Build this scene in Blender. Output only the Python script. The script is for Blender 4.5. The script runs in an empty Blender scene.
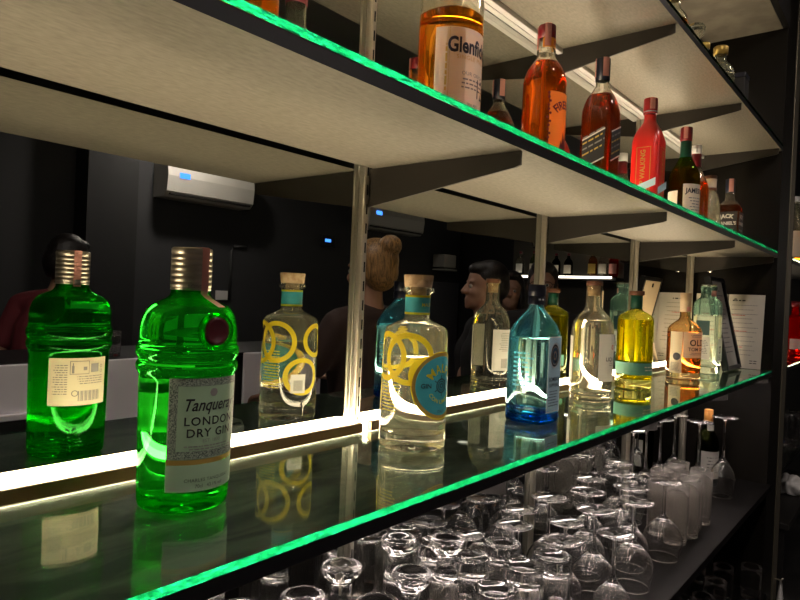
import bpy, bmesh, math, random
from mathutils import Vector, Matrix
random.seed(7)
S = bpy.context.scene
COL = S.collection
PI = math.pi
def R(d): return d * PI / 180.0

# ------------------------------------------------------------------ materials
MATS = {}
def principled(name, base=(.5, .5, .5), rough=.5, metal=0., trans=0., ior=1.5, emis=None, estr=0., spec=None, bump=None, coat=0.):
    if name in MATS: return MATS[name]
    m = bpy.data.materials.new(name); m.use_nodes = True
    nt = m.node_tree; b = nt.nodes['Principled BSDF']
    b.inputs['Base Color'].default_value = (*base, 1)
    b.inputs['Roughness'].default_value = rough
    b.inputs['Metallic'].default_value = metal
    b.inputs['Transmission Weight'].default_value = trans
    b.inputs['IOR'].default_value = ior
    b.inputs['Coat Weight'].default_value = coat
    if spec is not None: b.inputs['Specular IOR Level'].default_value = spec
    if emis:
        b.inputs['Emission Color'].default_value = (*emis, 1); b.inputs['Emission Strength'].default_value = estr
    if bump:
        sc, st, dist = bump
        tc = nt.nodes.new('ShaderNodeTexCoord'); no = nt.nodes.new('ShaderNodeTexNoise'); bp = nt.nodes.new('ShaderNodeBump')
        no.inputs['Scale'].default_value = sc; no.inputs['Detail'].default_value = 4
        bp.inputs['Strength'].default_value = st; bp.inputs['Distance'].default_value = dist
        nt.links.new(tc.outputs['Object'], no.inputs['Vector']); nt.links.new(no.outputs['Fac'], bp.inputs['Height'])
        nt.links.new(bp.outputs['Normal'], b.inputs['Normal'])
    MATS[name] = m
    return m
def glassm(name, color=(1, 1, 1), ior=1.5, rough=0.):
    if name in MATS: return MATS[name]
    m = bpy.data.materials.new(name); m.use_nodes = True
    nt = m.node_tree; nt.nodes.remove(nt.nodes['Principled BSDF'])
    g = nt.nodes.new('ShaderNodeBsdfGlass'); g.inputs['Color'].default_value = (*color, 1)
    g.inputs['IOR'].default_value = ior; g.inputs['Roughness'].default_value = rough
    nt.links.new(g.outputs[0], nt.nodes['Material Output'].inputs['Surface'])
    MATS[name] = m
    return m
def emitter(name, color, strength):
    if name in MATS: return MATS[name]
    m = bpy.data.materials.new(name); m.use_nodes = True
    nt = m.node_tree; nt.nodes.remove(nt.nodes['Principled BSDF'])
    e = nt.nodes.new('ShaderNodeEmission'); e.inputs['Color'].default_value = (*color, 1); e.inputs['Strength'].default_value = strength
    nt.links.new(e.outputs[0], nt.nodes['Material Output'].inputs['Surface'])
    MATS[name] = m
    return m
def noise_mix(m, c1, c2, scale=(8, 8, 8), lo=.4, hi=.65, detail=5, distortion=0.):
    nt = m.node_tree; b = nt.nodes['Principled BSDF']
    tc = nt.nodes.new('ShaderNodeTexCoord'); mp = nt.nodes.new('ShaderNodeMapping'); no = nt.nodes.new('ShaderNodeTexNoise'); cr = nt.nodes.new('ShaderNodeValToRGB')
    mp.inputs['Scale'].default_value = scale; no.inputs['Scale'].default_value = 1; no.inputs['Detail'].default_value = detail; no.inputs['Distortion'].default_value = distortion
    cr.color_ramp.elements[0].position = lo; cr.color_ramp.elements[0].color = (*c1, 1)
    cr.color_ramp.elements[1].position = hi; cr.color_ramp.elements[1].color = (*c2, 1)
    nt.links.new(tc.outputs['Object'], mp.inputs['Vector']); nt.links.new(mp.outputs['Vector'], no.inputs['Vector'])
    nt.links.new(no.outputs['Fac'], cr.inputs['Fac']); nt.links.new(cr.outputs['Color'], b.inputs['Base Color'])
    return m

def hazy(m, col, f):
    """a little scatter in the glass or paper, so that light behind it glows through"""
    nt = m.node_tree; out = nt.nodes['Material Output']; src = out.inputs['Surface'].links[0].from_socket
    tr = nt.nodes.new('ShaderNodeBsdfTranslucent'); tr.inputs['Color'].default_value = (*col, 1)
    mx = nt.nodes.new('ShaderNodeMixShader'); mx.inputs[0].default_value = f
    nt.links.new(src, mx.inputs[1]); nt.links.new(tr.outputs[0], mx.inputs[2]); nt.links.new(mx.outputs[0], out.inputs['Surface'])
    return m
LEDC = (1.0, .80, .55)
M_mirror = principled('tinted mirror', (.54, .56, .53), .0, 1.)
M_shelfblack = principled('matt black laminate', (.004, .0033, .003), .55, spec=.15)
M_led = emitter('led diffuser light', LEDC, 30)
M_led_up = emitter('upper led diffuser light', LEDC, 28)
M_led_top = emitter('top led diffuser light', LEDC, 12)
M_wood = principled('led lip bronze', (.36, .22, .10), .35, .3)
M_black = principled('black lacquer', (.006, .006, .007), .4, spec=.3)
M_blackmatte = principled('matt black', (.012, .011, .010), .6)
M_under = noise_mix(principled('fibrous grey laminate', (.5, .47, .4), .55), (.165, .149, .114), (.25, .226, .174), (75, 210, 210), .28, .74)
M_marble = noise_mix(principled('dark green marbled laminate', (.03, .04, .03), .4), (.045, .055, .043), (.21, .22, .165), (9, 22, 9), .42, .72, 8, 1.2)
M_panelglass = glassm('clear float glass', (.93, .98, .95), 1.5)
def edge_glass():
    m = glassm('green ground glass edge', (.012, .40, .13), 1.5, .10)
    nt = m.node_tree; g = [n for n in nt.nodes if n.type == 'BSDF_GLASS'][0]
    def noise(sc, det, dist=0.):
        mp = nt.nodes.new('ShaderNodeMapping'); no = nt.nodes.new('ShaderNodeTexNoise'); nt.links.new(tc.outputs['Object'], mp.inputs['Vector'])
        mp.inputs['Scale'].default_value = sc; mp.inputs['Rotation'].default_value = (0, R(20), 0); no.inputs['Scale'].default_value = 1; no.inputs['Detail'].default_value = det; no.inputs['Distortion'].default_value = dist
        nt.links.new(mp.outputs['Vector'], no.inputs['Vector']); return no
    tc = nt.nodes.new('ShaderNodeTexCoord'); bp = nt.nodes.new('ShaderNodeBump'); cr = nt.nodes.new('ShaderNodeValToRGB')
    a = noise((150, 150, 420), 3); bp.inputs['Strength'].default_value = .9; bp.inputs['Distance'].default_value = .006
    nt.links.new(a.outputs['Fac'], bp.inputs['Height']); nt.links.new(bp.outputs['Normal'], g.inputs['Normal'])
    c = noise((95, 95, 420), 4, 1.5); e = cr.color_ramp.elements       # chipped, uneven ground edge
    e[0].position = .45; e[0].color = (.0003, .022, .009, 1); e[1].position = .62; e[1].color = (.0032, .15, .072, 1)
    nt.links.new(c.outputs['Fac'], cr.inputs['Fac']); nt.links.new(cr.outputs['Color'], g.inputs['Color'])
    return m
M_edge = edge_glass()
M_steel = principled('zinc plated steel', (.66, .62, .52), .45, 1.)
M_slot = principled('dark slot', (.004, .004, .004), .8)
M_bracket = principled('dark bracket steel', (.036, .032, .025), .45, .2)
M_white = principled('white plastic', (.75, .74, .72), .4)
M_clear = hazy(glassm('clear glass', (.985, .985, .95), 1.5), (.95, .92, .70), .065)
M_glassware = hazy(glassm('glassware', (.99, .985, .98), 1.5), (.9, .86, .84), .012)
M_frost = hazy(glassm('frosted glassware', (.96, .95, .93), 1.5, .12), (.9, .86, .82), .10)
M_pale = principled('cream label paper', (.78, .68, .45), .6)
M_whitelab = principled('white label paper', (.68, .66, .60), .6)
M_ink = principled('black ink', (.02, .02, .022), .5)
M_greyink = principled('grey ink', (.22, .21, .19), .6)
M_redink = principled('red ink', (.55, .05, .04), .5)
M_gold = principled('gold print', (.62, .42, .10), .35, .6)
M_pink = principled('pink tax stamp', (.78, .36, .30), .6)
for _m, _c, _f in ((M_pale, (.8, .72, .5), .35), (M_whitelab, (.8, .76, .66), .35), (M_pink, (.8, .36, .3), .25)): hazy(_m, _c, _f)
M_cork = noise_mix(principled('cork', (.62, .42, .24), .75), (.50, .32, .17), (.70, .50, .30), (90, 90, 90), .4, .6)

# ------------------------------------------------------------------ mesh builder
class MB:
    def __init__(s, *mats):
        s.v = []; s.f = []; s.m = []; s.sm = []; s.mats = list(mats)
    def mi(s, mat):
        if isinstance(mat, int): return mat
        if mat not in s.mats: s.mats.append(mat)
        return s.mats.index(mat)
    def add(s, vs, fs, mat=0, smooth=True):
        o = len(s.v); k = s.mi(mat)
        s.v += [tuple(v) for v in vs]
        for f in fs: s.f.append([i + o for i in f]); s.m.append(k); s.sm.append(smooth)
    def box(s, x0, x1, y0, y1, z0, z1, mat=0, bev=0.):
        if x0 > x1: x0, x1 = x1, x0
        if y0 > y1: y0, y1 = y1, y0
        if bev <= 0:
            v = [(x, y, z) for x in (x0, x1) for y in (y0, y1) for z in (z0, z1)]
            s.add(v, [(0, 1, 3, 2), (4, 6, 7, 5), (0, 4, 5, 1), (2, 3, 7, 6), (0, 2, 6, 4), (1, 5, 7, 3)], mat, False)
        else:
            bm = bmesh.new(); bmesh.ops.create_cube(bm, size=1)
            for q in bm.verts: q.co = Vector(((x0 + x1) / 2 + q.co.x * (x1 - x0), (y0 + y1) / 2 + q.co.y * (y1 - y0), (z0 + z1) / 2 + q.co.z * (z1 - z0)))
            bmesh.ops.bevel(bm, geom=list(bm.edges), offset=bev, segments=2, affect='EDGES', profile=.5)
            s.bm(bm, mat)
    def bm(s, bm, mat=0, smooth=False):
        bm.verts.index_update()
        s.add([v.co[:] for v in bm.verts], [[v.index for v in f.verts] for f in bm.faces], mat, smooth); bm.free()
    def lathe(s, prof, mat=0, seg=56, c=(0, 0, 0), n=2., sx=1., sy=1., rot=0., mats=None, smooth=True):
        rings = []; vs = []
        for p in prof:
            r, z = p[0], p[1]; nn = p[2] if len(p) > 2 else n
            if r <= 1e-7: rings.append([len(vs)]); vs.append((c[0], c[1], c[2] + z)); continue
            ring = []
            for i in range(seg):
                a = 2 * PI * i / seg; ca, sa = math.cos(a), math.sin(a)
                k = 1. if nn == 2 else (abs(ca) ** nn + abs(sa) ** nn) ** (-1. / nn)
                x, y = r * k * ca * sx, r * k * sa * sy
                if rot: x, y = x * math.cos(rot) - y * math.sin(rot), x * math.sin(rot) + y * math.cos(rot)
                ring.append(len(vs)); vs.append((c[0] + x, c[1] + y, c[2] + z))
            rings.append(ring)
        fs = {}
        for j in range(len(rings) - 1):
            a, b = rings[j], rings[j + 1]; k = mats[j] if mats else mat
            for i in range(seg):
                i2 = (i + 1) % seg
                if len(a) == 1 and len(b) == 1: continue
                if len(a) == 1: f = (a[0], b[i2], b[i])
                elif len(b) == 1: f = (a[i], a[i2], b[0])
                else: f = (a[i], a[i2], b[i2], b[i])
                fs.setdefault(k, []).append(f)
        o = len(s.v); s.v += vs
        for k, l in fs.items():
            q = s.mi(k)
            for f in l: s.f.append([i + o for i in f]); s.m.append(q); s.sm.append(smooth)
    def tube(s, pts, r, mat=0, seg=10):
        pts = [Vector(p) for p in pts]; rad = r if isinstance(r, (list, tuple)) else [r] * len(pts)
        rings = []; up = Vector((0, 0, 1)); vs = []
        for i, p in enumerate(pts):
            t = (pts[min(i + 1, len(pts) - 1)] - pts[max(i - 1, 0)]).normalized()
            a = t.cross(up if abs(t.z) < .95 else Vector((1, 0, 0))).normalized(); b = t.cross(a)
            rings.append(len(vs))
            for k in range(seg):
                q = 2 * PI * k / seg
                vs.append(p + (a * math.cos(q) + b * math.sin(q)) * rad[i])
        fs = []
        for i in range(len(pts) - 1):
            for k in range(seg):
                k2 = (k + 1) % seg
                fs.append((rings[i] + k, rings[i + 1] + k, rings[i + 1] + k2, rings[i] + k2))
        fs.append([rings[0] + k for k in range(seg)]); fs.append([rings[-1] + seg - 1 - k for k in range(seg)])
        s.add(vs, fs, mat)
    def sphere(s, c, r, mat=0, seg=16, rings=10):
        r = (r, r, r) if not isinstance(r, (tuple, list)) else r
        prof = [(math.sin(PI * i / rings), -math.cos(PI * i / rings)) for i in range(rings + 1)]
        prof[0] = (0, -1); prof[-1] = (0, 1)
        t = MB(); t.lathe(prof, 0, seg)
        s.add([(c[0] + v[0] * r[0], c[1] + v[1] * r[1], c[2] + v[2] * r[2]) for v in t.v], t.f, mat)
    # patches on a surface map f(u, v, off) -> point
    def patch(s, f, u0, u1, v0, v1, mat, off=.0003, nu=24, nv=2):
        vs = [f(u0 + (u1 - u0) * i / nu, v0 + (v1 - v0) * j / nv, off) for j in range(nv + 1) for i in range(nu + 1)]
        w = nu + 1
        s.add(vs, [(j * w + i, j * w + i + 1, (j + 1) * w + i + 1, (j + 1) * w + i) for j in range(nv) for i in range(nu)], mat)
    def annulus(s, f, uc, vc, r0, r1, mat, off=.0003, a0=0., a1=2 * PI, n=40, m=1, ey=1.):
        vs = []
        for j in range(m + 1):
            r = r0 + (r1 - r0) * j / m
            for i in range(n + 1):
                a = a0 + (a1 - a0) * i / n
                vs.append(f(uc + r * math.cos(a), vc + r * math.sin(a) * ey, off))
        w = n + 1
        s.add(vs, [(j * w + i, (j + 1) * w + i, (j + 1) * w + i + 1, j * w + i + 1) for j in range(m) for i in range(n)], mat)
    def poly(s, f, pts, mat, off=.0004):
        s.add([f(u, v, off) for u, v in pts], [list(range(len(pts)))], mat, False)
    def text(s, f, txt, size, uc, vc, mat, off=.0005, shear=0., rot=0., wid=1., bold=0., arc=None, align='CENTER', space=1.):
        vs, fs = glyphs(txt, shear, bold, align, space)
        out = []
        for x, y in vs:
            x *= size * wid; y *= size
            if arc:      # bend round a circle of radius arc, centre (uc, vc), upright at the top
                rr = abs(arc) + (y if arc > 0 else -y); a = x / abs(arc)
                if arc > 0: q = (rr * math.sin(a + rot), rr * math.cos(a + rot))
                else: q = (rr * math.sin(a + rot), -rr * math.cos(a + rot))
                out.append(f(uc + q[0], vc + q[1], off))
            else:
                c, n = math.cos(rot), math.sin(rot)
                out.append(f(uc + x * c - y * n, vc + x * n + y * c, off))
        s.add(out, fs, mat, False)
    def strokes(s, f, u0, u1, vtop, lines, step, h, mat, off=.0005, seed=1, align='L'):
        rnd = random.Random(seed)
        for k in range(lines):
            v = vtop - k * step; u = u0 + (rnd.uniform(0, .2) * (u1 - u0) if align == 'C' else 0)
            end = u1 - (rnd.uniform(0, .25) * (u1 - u0))
            while u < end:
                w = rnd.uniform(1.2, 4.5) * h
                s.patch(f, u, min(u + w, end), v, v + h, mat, off, 1, 1); u += w + h * .9
    def build(s, name, parent=None):
        me = bpy.data.meshes.new(name); me.from_pydata(s.v, [], s.f)
        for m in s.mats: me.materials.append(m)
        me.polygons.foreach_set('material_index', s.m); me.polygons.foreach_set('use_smooth', s.sm); me.update()
        o = bpy.data.objects.new(name, me); COL.objects.link(o)
        if parent: o.parent = parent
        return o
GL = {}
def glyphs(txt, shear, bold, align, space):
    key = (txt, shear, bold, align, space)
    if key in GL: return GL[key]
    cu = bpy.data.curves.new('lettering', 'FONT'); cu.body = txt; cu.size = 1; cu.align_x = align; cu.align_y = 'CENTER'
    cu.shear = shear; cu.offset = bold; cu.resolution_u = 3; cu.space_character = space
    ob = bpy.data.objects.new('lettering', cu); COL.objects.link(ob)
    bpy.context.view_layer.update()
    me = bpy.data.meshes.new_from_object(ob.evaluated_get(bpy.context.evaluated_depsgraph_get()))
    bm = bmesh.new(); bm.from_mesh(me); bmesh.ops.triangulate(bm, faces=bm.faces)
    bm.verts.index_update()
    vs = [(v.co.x, v.co.y) for v in bm.verts]; fs = []
    for q in bm.faces:
        i = [v.index for v in q.verts]
        a, b, c = (vs[k] for k in i)
        if (b[0] - a[0]) * (c[1] - a[1]) - (b[1] - a[1]) * (c[0] - a[0]) < 0: i.reverse()
        fs.append(i)
    bm.free(); bpy.data.objects.remove(ob); bpy.data.curves.remove(cu); bpy.data.meshes.remove(me)
    GL[key] = (vs, fs)
    return GL[key]
def cyl(r, thc=270., n=2., c=(0, 0)):
    """surface map round a cylinder, u = arc length from the middle angle thc; r may be a function of height"""
    t0 = R(thc)
    def f(u, v, off):
        rr = r(v) if callable(r) else r
        a = t0 + u / rr
        return (c[0] + (rr + off) * math.cos(a), c[1] + (rr + off) * math.sin(a), v)
    return f
def flat(d, thc=270., lean=0.):
    """surface map on a flat face at distance d from the axis, looking towards angle thc"""
    t = R(thc); n = (math.cos(t), math.sin(t)); x = (-n[1], n[0])
    def f(u, v, off): return (n[0] * (d + off) + x[0] * u, n[1] * (d + off) + x[1] * u, v)
    return f

def tag(o, label=None, cat=None, group=None, kind=None):
    if label: o['label'] = label
    if cat: o['category'] = cat
    if group: o['group'] = group
    if kind: o['kind'] = kind
    return o
def thing(name, label, cat, loc=(0, 0, 0), rz=0., group=None):
    o = bpy.data.objects.new(name, None); COL.objects.link(o); o.empty_display_size = .03
    o.location = loc; o.rotation_euler = (0, 0, rz)
    return tag(o, label, cat, group)
def dup(root, loc, rz=None, label=None, group=None, sc=None):
    c = root.copy(); COL.objects.link(c); c.location = loc
    if rz is not None: c.rotation_euler = (0, 0, rz)
    if label: c['label'] = label
    if group: c['group'] = group
    if sc: c.scale = (sc, sc, sc)
    for ch in list(root.children):
        d = ch.copy(); COL.objects.link(d); d.parent = c
        for g in list(ch.children):
            e = g.copy(); COL.objects.link(e); e.parent = d
    return c
def struct(name, mb): return tag(mb.build(name), kind='structure')

# ------------------------------------------------------------------ room (floor 1.25 m under the glass shelf)
FZ = -1.25; CZ = 1.62
M_wallgrey = principled('charcoal wall paint', (.038, .039, .042), .7)
M_walldark = principled('dark wall paint', (.02, .02, .021), .7)
M_ceil = principled('dark ceiling paint', (.06, .058, .05), .8)
M_floor = noise_mix(principled('dark stone floor', (.03, .03, .03), .35), (.02, .02, .02), (.05, .05, .048), (3, 3, 3))
b = MB(M_floor); b.box(-2.6, 7.1, -4.1, .12, FZ - .1, FZ); struct('floor', b)
b = MB(M_ceil); b.box(-2.6, 7.1, -4.1, .12, CZ, CZ + .1); struct('ceiling', b)
b = MB(M_walldark); b.box(-2.6, 7.1, .012, .12, FZ, CZ); struct('wall_back', b)
b = MB(M_wallgrey); b.box(-2.6, 7.1, -4.1, -4.0, FZ, CZ); struct('wall_front', b)
b = MB(M_wallgrey); b.box(-2.6, -2.5, -4.0, .012, FZ, CZ); struct('wall_left', b)
b = MB(M_walldark); b.box(7.0, 7.1, -4.0, .012, FZ, CZ); struct('wall_right', b)
b = MB(M_walldark); b.box(2.05, 2.42, -4.0, -3.8, FZ, CZ); b.box(.2, .3, -4.0, -3.72, FZ, CZ); b.box(-.4, 3.4, -4.0, -3.86, 1.32, CZ); struct('trim_1', b)

b = MB(M_mirror, M_blackmatte); b.box(-.6, 2.815, 0, .011, -1.2, 1.315, 0)
tag(b.build('wall_mirror'), 'long dark mirror behind the glass bottle shelves', 'mirror')

# ------------------------------------------------------------------ shelving
XL, XR = -.35, 2.815
POSTX = [.12, .778, 1.434, 2.096, 2.75]
DEP = .296
def shelf(z, label, deep=DEP, rail=False):
    t = thing('bottle_shelf', label, 'shelf', (0, 0, z))
    bd = MB(M_black, M_marble, M_under)
    x0, x1 = XL, XR - .002; y0, y1 = -deep, -.0155; a, c = -.0235, -.0082
    v = [(x, y, q) for x in (x0, x1) for y in (y0, y1) for q in (a, c)]
    bd.add(v, [(0, 1, 3, 2), (4, 6, 7, 5), (0, 4, 5, 1), (2, 3, 7, 6)], M_black, False)
    bd.add(v, [(0, 2, 6, 4)], M_under, False); bd.add(v, [(1, 5, 7, 3)], M_marble, False)
    bd.build('board', t)
    g = MB(M_panelglass, M_edge)
    y0, y1 = -deep - .0008, -.0240; a, c = -.0078, 0.
    v = [(x, y, q) for x in (x0, x1) for y in (y0, y1) for q in (a, c)]
    g.add(v, [(0, 1, 3, 2), (4, 6, 7, 5), (2, 3, 7, 6), (0, 2, 6, 4), (1, 5, 7, 3)], M_panelglass, False)
    g.add(v, [(0, 4, 5, 1)], M_edge, False)
    gp = g.build('glass_panel', t); gp['label'] = 'clear glass panel with a glowing green edge'
    if rail:
        r = MB(M_white); r.box(x0, x1, -.030, -.0156, -.036, -.0237, 0, .002); ro = r.build('back_rail', t); ro['label'] = 'pale rail under the rear edge'
    return t
shelf(0, 'lower glass-topped bottle shelf with bright LED line along the mirror')
shelf(.4576, 'middle glass-topped shelf carrying the whisky bottles')
shelf(.868, 'highest glass-edged shelf at top right of the photo', rail=True)
t = thing('glassware_shelf', 'black shelf below the lit bottle shelf crowded with upturned glasses', 'shelf', (0, 0, -.44))
b = MB(M_shelfblack); b.box(XL, XR - .002, -.312, -.012, -.022, 0, 0, .0015); b.build('board', t)
t = thing('glassware_shelf', 'lowest black shelf with short tumblers, bottom of the photo', 'shelf', (0, 0, -.86))
b = MB(M_shelfblack); b.box(XL, XR - .002, -.312, -.012, -.022, 0, 0, .0015); b.build('board', t)

def led(x0, x1, z, m, label):
    t = thing('led_strip', label, 'LED strip light', (0, 0, z), group='LED strips along the mirror')
    hi = z > .8
    d = MB(m); d.box(x0, x1, -.0235, -.0012, .0006 if hi else -.0062, .0185, 0, .0025); d.build('diffuser', t)
    y = MB(M_white if hi else M_blackmatte); y.box(x0, x1, -.0150, -.0012, -.036 if hi else -.0125, .0003 if hi else -.0068)  # added filler closes the rear gap and blocks stray LED light
    if hi: y.box(x0, x1, -.0238, -.0158, -.0075, .0003)
    y; y.build('light_stop', t)
    l = MB(M_wood); l.box(x0, x1, -.0345, -.0240, .0004, .0160, 0, .0008); l.build('front_lip', t)
ordn = ['first', 'second', 'third', 'fourth', 'fifth', 'sixth', 'seventh', 'eighth', 'ninth', 'tenth', 'eleventh', 'twelfth', 'thirteenth', 'fourteenth', 'fifteenth', 'sixteenth', 'seventeenth', 'eighteenth', 'nineteenth', 'twentieth']
px = [XL] + POSTX + [XR - .004]
for z, m, nm in ((0, M_led, 'lower'), (.4576, M_led_up, 'middle'), (.868, M_led_top, 'top')):
    for i in range(len(px) - 1):
        w = 'left of the first post' if i == 0 else ('right of the last post' if i == len(px) - 2 else 'between the %s and %s posts from the left' % (ordn[i - 1], ordn[i]))
        led(px[i] + .0115, px[i + 1] - .009, z, m, 'warm white LED strip on %s shelf %s' % (nm, w))

def post(x, k):
    t = thing('slotted_upright', 'vertical slotted steel post on the mirror, %s from the left' % ordn[k], 'shelf post', (x, 0, -1.1), group='slotted steel posts')
    b = MB(M_steel, M_slot)
    b.box(-.0070, .0090, -.0095, -.0002, 0, 2.39, 0, .0018)
    z = .05
    while z < 2.36:
        b.box(.0026, .0058, -.0099, -.0090, z, z + .017, M_slot); z += .032
    b.build('slotted_channel', t)
    b = MB(M_steel)
    b.lathe([(0, 0), (.0036, 0), (.0036, 2.39), (0, 2.39)], 0, 12, (-.0045, -.0105, 0)); b.build('round_rib', t)
for k, x in enumerate(POSTX): post(x, k)
def fill_strip(x0, x1, yy, label):  # unseen strips added to brighten the upturned glasses below
    t = thing('added_fill_strip', label, 'strip light', (0, 0, -.0237), group='added fill lights under the bottle shelf')
    b = MB(M_blackmatte); b.box(x0, x1, yy - .006, yy + .006, -.0085, -.0005, 0, .001); b.build('housing', t)
    b = MB(emitter('added shelf fill', (1., .84, .78), 22)); b.box(x0 + .01, x1 - .01, yy - .0045, yy + .0045, -.0110, -.0087); b.build('diffuser', t)
for i in range(len(POSTX) - 1): [fill_strip(POSTX[i] + .03, POSTX[i + 1] - .03, yy, '%s slim fill light added under the lower bottle shelf between the %s and %s posts' % (nm, ordn[i], ordn[i + 1])) for yy, nm in ((-.235, 'front'), (-.105, 'rear'))]
def bracket(x, z, label):
    t = thing('shelf_bracket', label, 'shelf bracket', (x, 0, z), group='tapered steel brackets')
    b = MB(M_bracket)
    pts = [(-.0105, -.0005), (-DEP + .004, -.0005), (-DEP + .004, -.020), (-DEP + .012, -.023), (-.035, -.060), (-.0105, -.064)]
    v = [(.0062 + q, y, zz) for q in (0, .004) for y, zz in pts]; n = len(pts)
    b.add(v, [list(range(n)), list(range(2 * n - 1, n - 1, -1))] + [(i, (i + 1) % n + 0, (i + 1) % n + n, i + n)[::-1] for i in range(n)], 0, False)
    b.build('arm', t)
    for q in (-.004, -.050):
        b = MB(M_steel); b.tube([(.0103, -.018, q - .006), (.0125, -.018, q - .006)], .0030, 0, 8); b.build('screw_head', t)
for z, nm in ((-.0237, 'lower'), (.4339, 'middle'), (.8443, 'highest')):
    for k, x in enumerate(POSTX): bracket(x, z, 'dark tapered bracket under the %s shelf on the %s post from the left' % (nm, ordn[k]))
for z, nm in ((-.462, 'upturned-glass'), (-.882, 'lowest')):
    for k, x in enumerate(POSTX): bracket(x, z, 'dark tapered bracket under the %s shelf on the %s post from the left' % (nm, ordn[k]))

# cabinet end, soffit, front frame
M_endp = principled('dark brown lacquered panel', (.006, .0048, .003), .5, spec=.2)
b = MB(M_endp); b.box(2.815, 3.028, -.296, .0115, FZ + .0005, 1.56, 0, .001)
tag(b.build('cabinet_end_panel'), 'dark brown upright end panel of the shelf cabinet', 'cabinet panel')
M_soff = noise_mix(principled('cabinet top laminate', (.30, .27, .21), .6), (.26, .23, .18), (.36, .32, .25), (12, 12, 12))
b = MB(M_soff, M_blackmatte); b.box(XL, 2.814, -.278, 0, 1.318, 1.36, 0); b.box(XL, 2.814, -.300, -.279, 1.3185, 1.60, M_blackmatte)
tag(b.build('cabinet_top_panel'), 'beige underside of the cabinet top above the highest shelf', 'cabinet panel')
M_bronze = principled('brushed bronze trim', (.24, .215, .16), .5, .85)
b = MB(M_bronze, M_blackmatte); b.box(3.032, 3.128, -.300, -.10, FZ + .0005, 1.60, M_bronze, .003); b.box(3.1285, 3.150, -.298, .008, FZ + .0005, 1.60, M_blackmatte); b.box(3.032, 3.1275, -.0995, .008, FZ + .0005, 1.60, M_blackmatte)
tag(b.build('cabinet_corner_post'), 'tall bronze-faced corner post at the right end of the shelves', 'cabinet post')

# next bay of shelves seen past the corner post
for z, nm in ((0, 'lower'), (.4576, 'upper'), (-.44, 'bottom')):
    t = thing('side_bay_shelf', '%s shelf of the next bay, past the bronze corner post' % nm, 'shelf', (0, 0, z))
    b = MB(M_black); b.box(3.152, 4.6, -.30, -.005, -.024, -.0072, 0); b.build('board', t)
    g = MB(M_panelglass, M_edge); g.box(3.152, 4.6, -.301, -.04, -.0066, 0, 0); g.build('glass_panel', t)
    d = MB(M_led_top if z >= 0 else M_black); d.box(3.16, 4.59, -.036, -.010, .0004, .010, 0, .002); d.build('light_strip', t)

# ------------------------------------------------------------------ bottles
def interp(prof, z):
    for a, b in zip(prof, prof[1:]):
        if a[1] <= z <= b[1] and b[1] > a[1]:
            t = (z - a[1]) / (b[1] - a[1]); return a[0] + (b[0] - a[0]) * t, (a[2] if len(a) > 2 else 2.) * (1 - t) + (b[2] if len(b) > 2 else 2.) * t
    return prof[-1][0], (prof[-1][2] if len(prof[-1]) > 2 else 2.)
def smooth_prof(prof, it=2):
    """round the corners of an outline (Chaikin), ends kept"""
    P = [tuple(p) + ((2.,) if len(p) == 2 else ()) for p in prof]
    for _ in range(it):
        Q = [P[0]]
        for a, b in zip(P, P[1:]):
            Q.append(tuple(.75 * x + .25 * y for x, y in zip(a, b))); Q.append(tuple(.25 * x + .75 * y for x, y in zip(a, b)))
        Q.append(P[-1]); P = Q
    return P
def bottle(name, label, cat, loc, rz, prof, glass, level, side, top, wall=.0028, base=.012, group=None, sx=1., sy=1., seg=64, it=2, lip=.006, deepbase=None):
    t = thing(name, label, cat, loc, rz, group)
    P = smooth_prof(prof, it)
    P[0] = (0, P[0][1], P[0][2])
    def inner(z):
        r, n = interp(P[1:], z); return max(r - wall, .004), n
    zt = P[-1][1]
    zs = [p[1] for p in P if level + .002 < p[1] < zt - .0005]
    head = [(inner(z)[0], z, inner(z)[1]) for z in reversed(zs)]
    head = [(max(P[-1][0] - wall, .004), zt, P[-1][2])] + head + [(inner(level)[0], level, inner(level)[1])]
    b = MB(glass); b.lathe(P + head, 0, seg, sx=sx, sy=sy); b.build('glass_body', t)
    if side:
        zs = [base] + [p[1] for p in P if base + .004 < p[1] < level - .002] + [level]
        L = [(0, base + .004)] + [(inner(base + .001)[0] * .8, base + .001, inner(base)[1])] + [(inner(max(z, base + .003))[0], z if z > base else base + .005, inner(z)[1]) for z in zs] + [(0, level)]
        b = MB(side, top); b.lathe(L, 0, seg, sx=sx, sy=sy, mats=[0] * (len(L) - 2) + [1]); b.build('liquid', t)
    return t
LIQ = {}
def liquid(nm, col):
    return glassm(nm + ' at glass', col, 1.345 / 1.5), glassm(nm + ' surface', tuple(min(1, c ** .5) for c in col), 1.345)
L_clear = liquid('clear spirit', (.99, .99, .97))
L_amber = liquid('pale whisky', (.93, .55, .13))
L_red = liquid('red amber whisky', (.97, .40, .07))
L_brown = liquid('dark amber whisky', (.74, .25, .06))
L_old = liquid('honey gin', (.93, .56, .22))
L_yel = liquid('yellow gin', (.94, .90, .10))

def strip(b, f, u, w, vt, vb):  b.patch(f, u - w / 2, u + w / 2, vb, vt, M_pink, .0008, 3, 4)

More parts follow.
